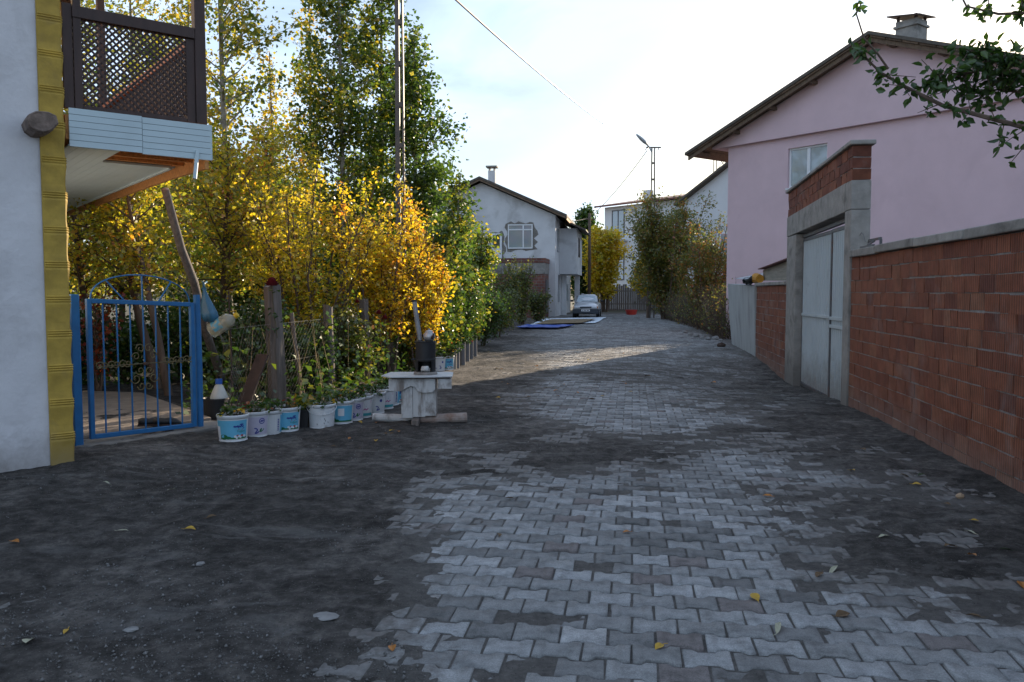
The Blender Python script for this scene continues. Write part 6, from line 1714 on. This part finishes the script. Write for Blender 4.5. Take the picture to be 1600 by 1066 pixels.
# ------------------------------------------------------------------ poles and wires
def make_poles():
    p = at_depth(627, 455, 18.0)
    o = thing('steel_pole', 'tall brown battened steel power pole rising from the yellow shrubs', 'pole', (p.x, 18.0, 0), R(0))
    H_ = 8.75
    m = MB()
    m.prism([(-.11, -.1), (0.0, -.1), (-.005, H_), (-.08, H_)], -.06, .06, 'y'); m.build('left_channel', M_POLE, o)
    m = MB(); m.prism([(.065, -.1), (.11, -.1), (.080, H_), (.045, H_)], -.06, .06, 'y'); m.build('right_channel', M_POLE, o)
    z = 0.35
    while z < H_:
        b = MB(); b.span(-.01, .07, -.066, -.058, z, z + .10); b.span(-.01, .07, .058, .066, z, z + .10); b.build('batten', M_POLE, o); z += 0.86
    m = MB(); m.bar((-.5, -.09, H_ - .15), (.5, -.09, H_ - .15), .06, .07); m.build('crossarm', M_POLE, o)
    for x in (-.42, 0.1, .42):
        m = MB(); m.lathe([(.0, 0), (.035, .0), (.045, .05), (.03, .09), (.0, .10)], (x, -.09, H_ - .11), 10); m.build('insulator', M_PVCWHITE, o)
    A = Vector((p.x + .1, 17.91, H_ - .03))
    q = at_depth(1018.5, 455, 49.5)
    o = thing('lamp_pole', 'slim battened steel pole with a street lamp head and crossarm far right', 'lamp post', (q.x, 49.5, 0), R(0))
    H2 = 10.0
    m = MB(); m.prism([(-.17, -.1), (-.10, -.1), (-.05, H2), (-.11, H2)], -.05, .05, 'y'); m.build('left_channel', M_POLE, o)
    m = MB(); m.prism([(.10, -.1), (.17, -.1), (.11, H2), (.05, H2)], -.05, .05, 'y'); m.build('right_channel', M_POLE, o)
    z = .5
    while z < H2 - .2:
        hw = .17 - .06 * z / H2
        b = MB(); b.span(-hw + .02, hw - .02, -.056, -.049, z, z + .12); b.build('batten', M_POLE, o); z += .95
    m = MB(); m.bar((-.42, 0, H2 + .03), (.45, 0, H2 + .03), .09, .07); m.build('crossarm', M_POLE, o)
    m = MB(); m.tube([(-.05, 0, H2 - .3), (-.22, -.02, H2 + .02), (-.42, -.06, H2 + .22), (-.56, -.09, H2 + .36)], .045, 8); m.build('lamp_arm', M_TINROOF, o)
    lh = MB(); lh.lathe([(.0, -.34), (.05, -.33), (.11, -.15), (.115, .05), (.07, .26), (.04, .34), (.0, .35)], (0, 0, 0), 14)
    Ml = Matrix.Translation((-.68, -.12, H2 + .46)) @ Matrix.Rotation(R(42), 4, 'Y') @ Matrix.Rotation(R(90), 4, 'Y')
    lh.v = [tuple(Ml @ Vector((a, b * 1.1, c))) for a, b, c in [(v[0] * .9, v[1] * 1.5, -v[2] * 1.35) for v in lh.v]]
    lh.build('lamp_head', M_TINROOF, o, smooth=True)
    for k, x in enumerate((-.34, .34)):
        m = MB(); m.lathe([(.0, 0), (.04, .0), (.05, -.05), (.035, -.12), (0, -.13)], (x, 0, H2), 10); m.build('insulator', M_PVCWHITE, o)
    B = Vector((q.x - .34, 49.5, H2 - .12))
    r = at_depth(920.5, 455, 63)
    o = thing('wooden_pole', 'far dark wooden pole in front of the bright yellow tree', 'pole', (r.x, 63, 0))
    m = MB(); m.tube([(0, 0, -.1), (0.02, 0, 4), (0, 0, 7.45)], [.14, .12, .10], 10); m.build('pole', M_BARK, o, smooth=True)
    m = MB(); m.bar((-.5, -.02, 7.0), (.5, -.02, 7.0), .06, .06); m.build('crossarm', M_BARK, o)
    Cc = Vector((r.x, 62.9, 7.1))
    def wire(name, a, b, sag, r0, label):
        pts = []
        for i in range(25):
            t = i / 24; pts.append(a + (b - a) * t - Vector((0, 0, sag * 4 * t * (1 - t))))
        m = MB(); m.tube(pts, r0, 5); tag(m.build(name, M_BLACK, normals=False), label, 'wire')
    wire('power_line', A, B, 0.42, .026, 'long sagging twisted cable from the near pole to the lamp pole')
    wire('service_wire', B, Cc, 0.25, .02, 'thin wire dropping from the lamp pole to the wooden pole')
    wire('service_wire', Cc, at_depth(880, 345, 58), 0.1, .018, 'thin wire from the wooden pole to the grey house eave')
    # dark post at the right edge
    g = on_ground(1013, 497)
    m = post_mesh(2.35, .13, .11, (.03, 0), 61, 10); t = tag(m.build('wooden_post', M_BARK), 'dark upright wooden post at the far right road edge', 'post'); t.location = (g[0], g[1], 0)
make_poles()

# ------------------------------------------------------------------ tarpaulins and things lying on the road
def make_tarps():
    M_SHEET = surf('pale_blue_white_sheet', (0.55, 0.62, 0.70), 0.6, 0.08, 2, bmp=0.4, bscale=5)
    M_TARP = surf('blue_tarpaulin', (0.012, 0.06, 0.34), 0.5, 0.2, 3, bmp=0.4, bscale=5)
    def sheet(name, pts_px, mat, label, cat, z, amp, n=26):
        P = [np.array(on_ground(*p)) for p in pts_px]
        u = np.linspace(0, 1, n); U, V = np.meshgrid(u, u)
        a, b, c, d = P
        XY = a[None, None] * ((1-U)*(1-V))[..., None] + b * (U*(1-V))[..., None] + c * (U*V)[..., None] + d * ((1-U)*V)[..., None]
        X = XY[..., 0] + .12 * fbm(U * 5 + a[0], V * 5, 3); Y = XY[..., 1] + .25 * fbm(U * 5 + 9, V * 5 + a[1], 3)
        e = np.minimum(np.minimum(U, 1-U), np.minimum(V, 1-V))
        Z = np.maximum(soil_z(X, Y)[0], gz(X, Y)) + z + amp * np.abs(fbm(X * 2.2, Y * 1.6, 4)) + amp * 1.6 * np.exp(-(e / .05) ** 2)
        i = (np.arange(n-1)[:, None] * n + np.arange(n-1)[None]).ravel()
        o = np_mesh(name, np.stack([X.ravel(), Y.ravel(), Z.ravel()], 1), np.stack([i, i+1, i+n+1, i+n], 1), mat, smooth=True)
        if label: tag(o, label, cat)
        return o
    sheet('white_sheet', [(828, 509.5), (930, 506), (950, 496.5), (850, 499.5)], M_SHEET, 'pale white blue sheet spread on the road before the car', 'sheet', .012, .02)
    sheet('tarpaulin', [(806, 514.5), (874, 515.5), (899, 510.5), (822, 511.0)], M_TARP, 'crumpled bright blue tarpaulin on the near side of the white sheet', 'tarpaulin', .025, .04)
    g = sheet('drying_grain', [(836, 509), (906, 507.0), (934, 500.5), (862, 501.0)], surf('brown_drying_seeds', (0.17, 0.12, 0.065), .95, .5, 14, bmp=1, bscale=20), None, None, .045, .02)
    structure(g, 'stuff')
make_tarps()

def small_things():
    rs = np.random.default_rng(12)
    M_FALL = {'yellow': surf('fallen_yellow_leaf', (0.42, 0.26, 0.03), .7, .3, 30, bmp=0), 'orange': surf('fallen_orange_leaf', (0.36, 0.14, 0.025), .7, .3, 30, bmp=0),
              'pale': surf('fallen_pale_leaf', (0.36, 0.35, 0.25), .7, .2, 30, bmp=0), 'green': surf('fallen_dark_green_leaf', (0.03, 0.045, 0.015), .7, .3, 30, bmp=0), 'brown': surf('fallen_brown_leaf', (0.11, 0.065, 0.03), .8, .3, 30, bmp=0)}
    def leaf(px, py, kind, ln, label, ratio=.55, group=None):
        x, y = on_ground(px, py)
        z = max(float(soil_z(x, y)[0]), float(gz(x, y))) + .006
        m = MB(); n = 6; vs = []
        for i in range(n + 1):
            t = i / n; w = math.sin(math.pi * t ** .85) * ratio / 2 + .002
            lift = .10 * math.sin(t * 2.4) + rs.normal(0, .015); cu = .25 * w
            vs += [((t - .5) * ln, -w * ln, (lift + cu + .02) * ln), ((t - .5) * ln, 0, lift * ln), ((t - .5) * ln, w * ln, (lift + cu * 1.6 + .02) * ln)]
        fs = []
        for i in range(n): fs += [(3*i, 3*i + 1, 3*i + 4, 3*i + 3), (3*i + 1, 3*i + 2, 3*i + 5, 3*i + 4)]
        m.tube([(-ln * .5, 0, .002), (-ln * .72, rs.normal(0, .008), .004)], .0015, 4)
        m.add(vs, fs)
        o = tag(m.build('fallen_leaf', M_FALL[kind], normals=False), label, 'leaf', group)
        o.location = (x, y, z); o.rotation_euler = (rs.normal(0, .12), rs.normal(0, .12), rs.uniform(0, 6.28))
    FL = 'fallen leaves on the road'
    for (px, py, k, ln, rt, lab) in (
        (297, 836, 'yellow', .075, .7, 'curled bright yellow leaf on dark soil, left foreground'), (24, 858, 'orange', .07, .6, 'orange leaf at the left edge of the dark soil'), (46, 1012, 'pale', .075, .8, 'pale cream leaf near the bottom left corner'),
        (103, 995, 'yellow', .06, .4, 'small thin yellow leaf near the bottom left'), (192, 840, 'pale', .10, .16, 'long thin pale leaf on soil left of the yellow one'), (167, 765, 'pale', .08, .25, 'thin pale leaf before the white house wall'),
        (266, 770, 'pale', .07, .3, 'thin pale leaf below the concrete step'), (1519, 875, 'orange', .065, .6, 'amber leaf on dusty paving at lower right'), (1571, 866, 'green', .075, .6, 'dark green leaf near the right edge'), (1432, 760, 'yellow', .075, .6, 'yellow green leaf at the foot of the brick wall'),
        (1440, 744, 'green', .07, .7, 'olive leaf just behind the yellow green one by the wall'), (1413, 745, 'brown', .08, .6, 'brown curled leaf beside the olive leaf by the wall'), (1348, 704, 'brown', .09, .6, 'dark brown leaf in front of the steel gate'), (1516, 835, 'pale', .09, .3, 'pale narrow leaf on paving at right'),
        (1381, 843, 'pale', .085, .4, 'cream leaf on paving right of centre'), (1302, 894, 'pale', .12, .22, 'long whitish leaf lying on paving at right'), (1216, 985, 'pale', .15, .18, 'longest whitish leaf lying on paving near the bottom'), (1597, 917, 'orange', .08, .7, 'orange leaf cut by the right picture edge'),
        (838, 574, 'orange', .14, .7, 'bright orange leaf in the sunlit strip of road'), (1012, 588, 'brown', .13, .7, 'brown leaf at the shadow edge on paving'), (1115, 585, 'orange', .12, .7, 'orange leaf on shaded paving before the wall'), (921, 563, 'yellow', .14, .6, 'yellow leaf on sunlit paving'), (1332, 737, 'yellow', .07, .5, 'small yellow leaf on soil before the gate'),
        (1480, 790, 'brown', .06, .5, 'small brown leaf near the wall foot')):
        leaf(px, py, k, ln, lab, rt, FL)
    for i in range(60):
        px, py = rs.uniform(740, 1010), rs.uniform(548, 625)
        if i > 34: px, py = rs.uniform(480, 640), rs.uniform(655, 720)
        if i > 46: px, py = rs.uniform(150, 1550), rs.uniform(760, 1040)
        leaf(px, py, ('brown', 'orange', 'yellow', 'brown')[i % 4], rs.uniform(.05, .085), 'small scattered %s autumn leaf on the road' % ('brown', 'orange', 'yellow', 'brown')[i % 4], .6, 'small scattered %s leaves' % ('brown', 'orange', 'yellow', 'brown')[i % 4])
    # stones
    M_STONE = surf('pale_stone', (0.22, 0.215, 0.21), .9, .25, 9, bmp=.5)
    def stone(px, py, r, label, mat=M_STONE, group=None, name='stone', flat=.6):
        x, y = on_ground(px, py); z = max(float(soil_z(x, y)[0]), float(gz(x, y)))
        m = MB(); n = 10; k = 6; vs = []
        for i in range(k + 1):
            ph = math.pi * i / k
            for j in range(n):
                a = 6.283 * j / n; q = r * (1 + .28 * (rs.random() - .5))
                vs.append((q * math.sin(ph) * math.cos(a), q * .8 * math.sin(ph) * math.sin(a), q * flat * math.cos(ph)))
        fs = [(i*n + j, i*n + (j+1) % n, (i+1)*n + (j+1) % n, (i+1)*n + j) for i in range(k) for j in range(n)]
        m.add(vs, fs); o = tag(m.build(name, mat, smooth=False), label, name.replace('_', ' '), group)
        o.location = (x, y, z + r * flat * .55); o.rotation_euler = (0, 0, rs.uniform(0, 6))
    for (px, py, r) in ((1078, 524, .10), (1088, 527, .13), (1098, 529, .09), (1106, 531, .11), (1118, 531, .14), (1070, 520, .10), (1126, 533, .08)): stone(px, py, r, 'pale rubble stone at the foot of the dry hedge', group='rubble under the dry hedge')
    stone(1127, 542, .13, 'dark round lump on the road before the grey rendered wall', M_RUST, name='clod')
    stone(1500, 779, .032, 'small round tan stone near the brick wall foot', surf('tan_stone', (0.40, 0.28, 0.18), .8, .1), flat=.8)
    stone(508, 969, .065, 'flat pale stone chip bedded in dark soil at lower centre left', flat=.12); stone(313, 883, .032, 'flat white stone chip in dark soil left foreground', flat=.3); stone(205, 990, .035, 'flat whitish chip in dark soil near bottom left', flat=.25)
    stone(795, 511, .15, 'grey stone lying by the garden edge before the tarpaulin')
    for (px, py) in ((718, 545), (724, 542)): pass
    # grit: pebbles past counting
    n = 11000
    px = rs.uniform(-50, 900, n); py = 650 + 430 * rs.random(n)
    g = np.array([on_ground(a, b) for a, b in zip(px, py)])
    c = cover(g[:, 0], g[:, 1]); g = g[c > .15]
    lump = fbm(g[:, 0] * 1.5, g[:, 1] * 1.5, 3) > -.12
    g = g[lump]; n = len(g)
    z = soil_z(g[:, 0], g[:, 1])[0]
    r = .0028 + .009 * rs.random(n) ** 6
    base = np.array([(1, 0, 0), (-.5, .87, 0), (-.5, -.87, 0), (0, 0, .9), (0, 0, -.9)])
    V = base[None] * r[:, None, None] * rs.uniform(.6, 1.4, (n, 5, 1)); a = rs.uniform(0, 6.28, n)
    ca, sa = np.cos(a)[:, None], np.sin(a)[:, None]
    V = np.stack([V[..., 0] * ca - V[..., 1] * sa, V[..., 0] * sa + V[..., 1] * ca, V[..., 2]], 2) + np.stack([g[:, 0], g[:, 1], z + r * .5], 1)[:, None]
    F = np.array([(0, 1, 3), (1, 2, 3), (2, 0, 3), (1, 0, 4), (2, 1, 4), (0, 2, 4)])
    faces = (np.arange(n)[:, None, None] * 5 + F[None]).reshape(-1, 3)
    o = np_mesh('grit', V.reshape(-1, 3), faces, surf('grit_stone', (0.15, 0.145, 0.14), .9, .6, 60, bmp=0)); structure(o, 'stuff')
    t = thing('red_tub', 'low red plastic tub at the far end of the road', 'tub', (8.1, 56.5, 0)); 
    m = MB(); m.lathe([(0, 0.0), (.32, 0), (.40, .30), (.43, .30), (.43, .33), (.38, .33), (.31, .05), (0, .05)], n=20); m.build('tub_body', surf('red_plastic', (0.42, 0.03, 0.02), .45, .1, bmp=0), t)
small_things()
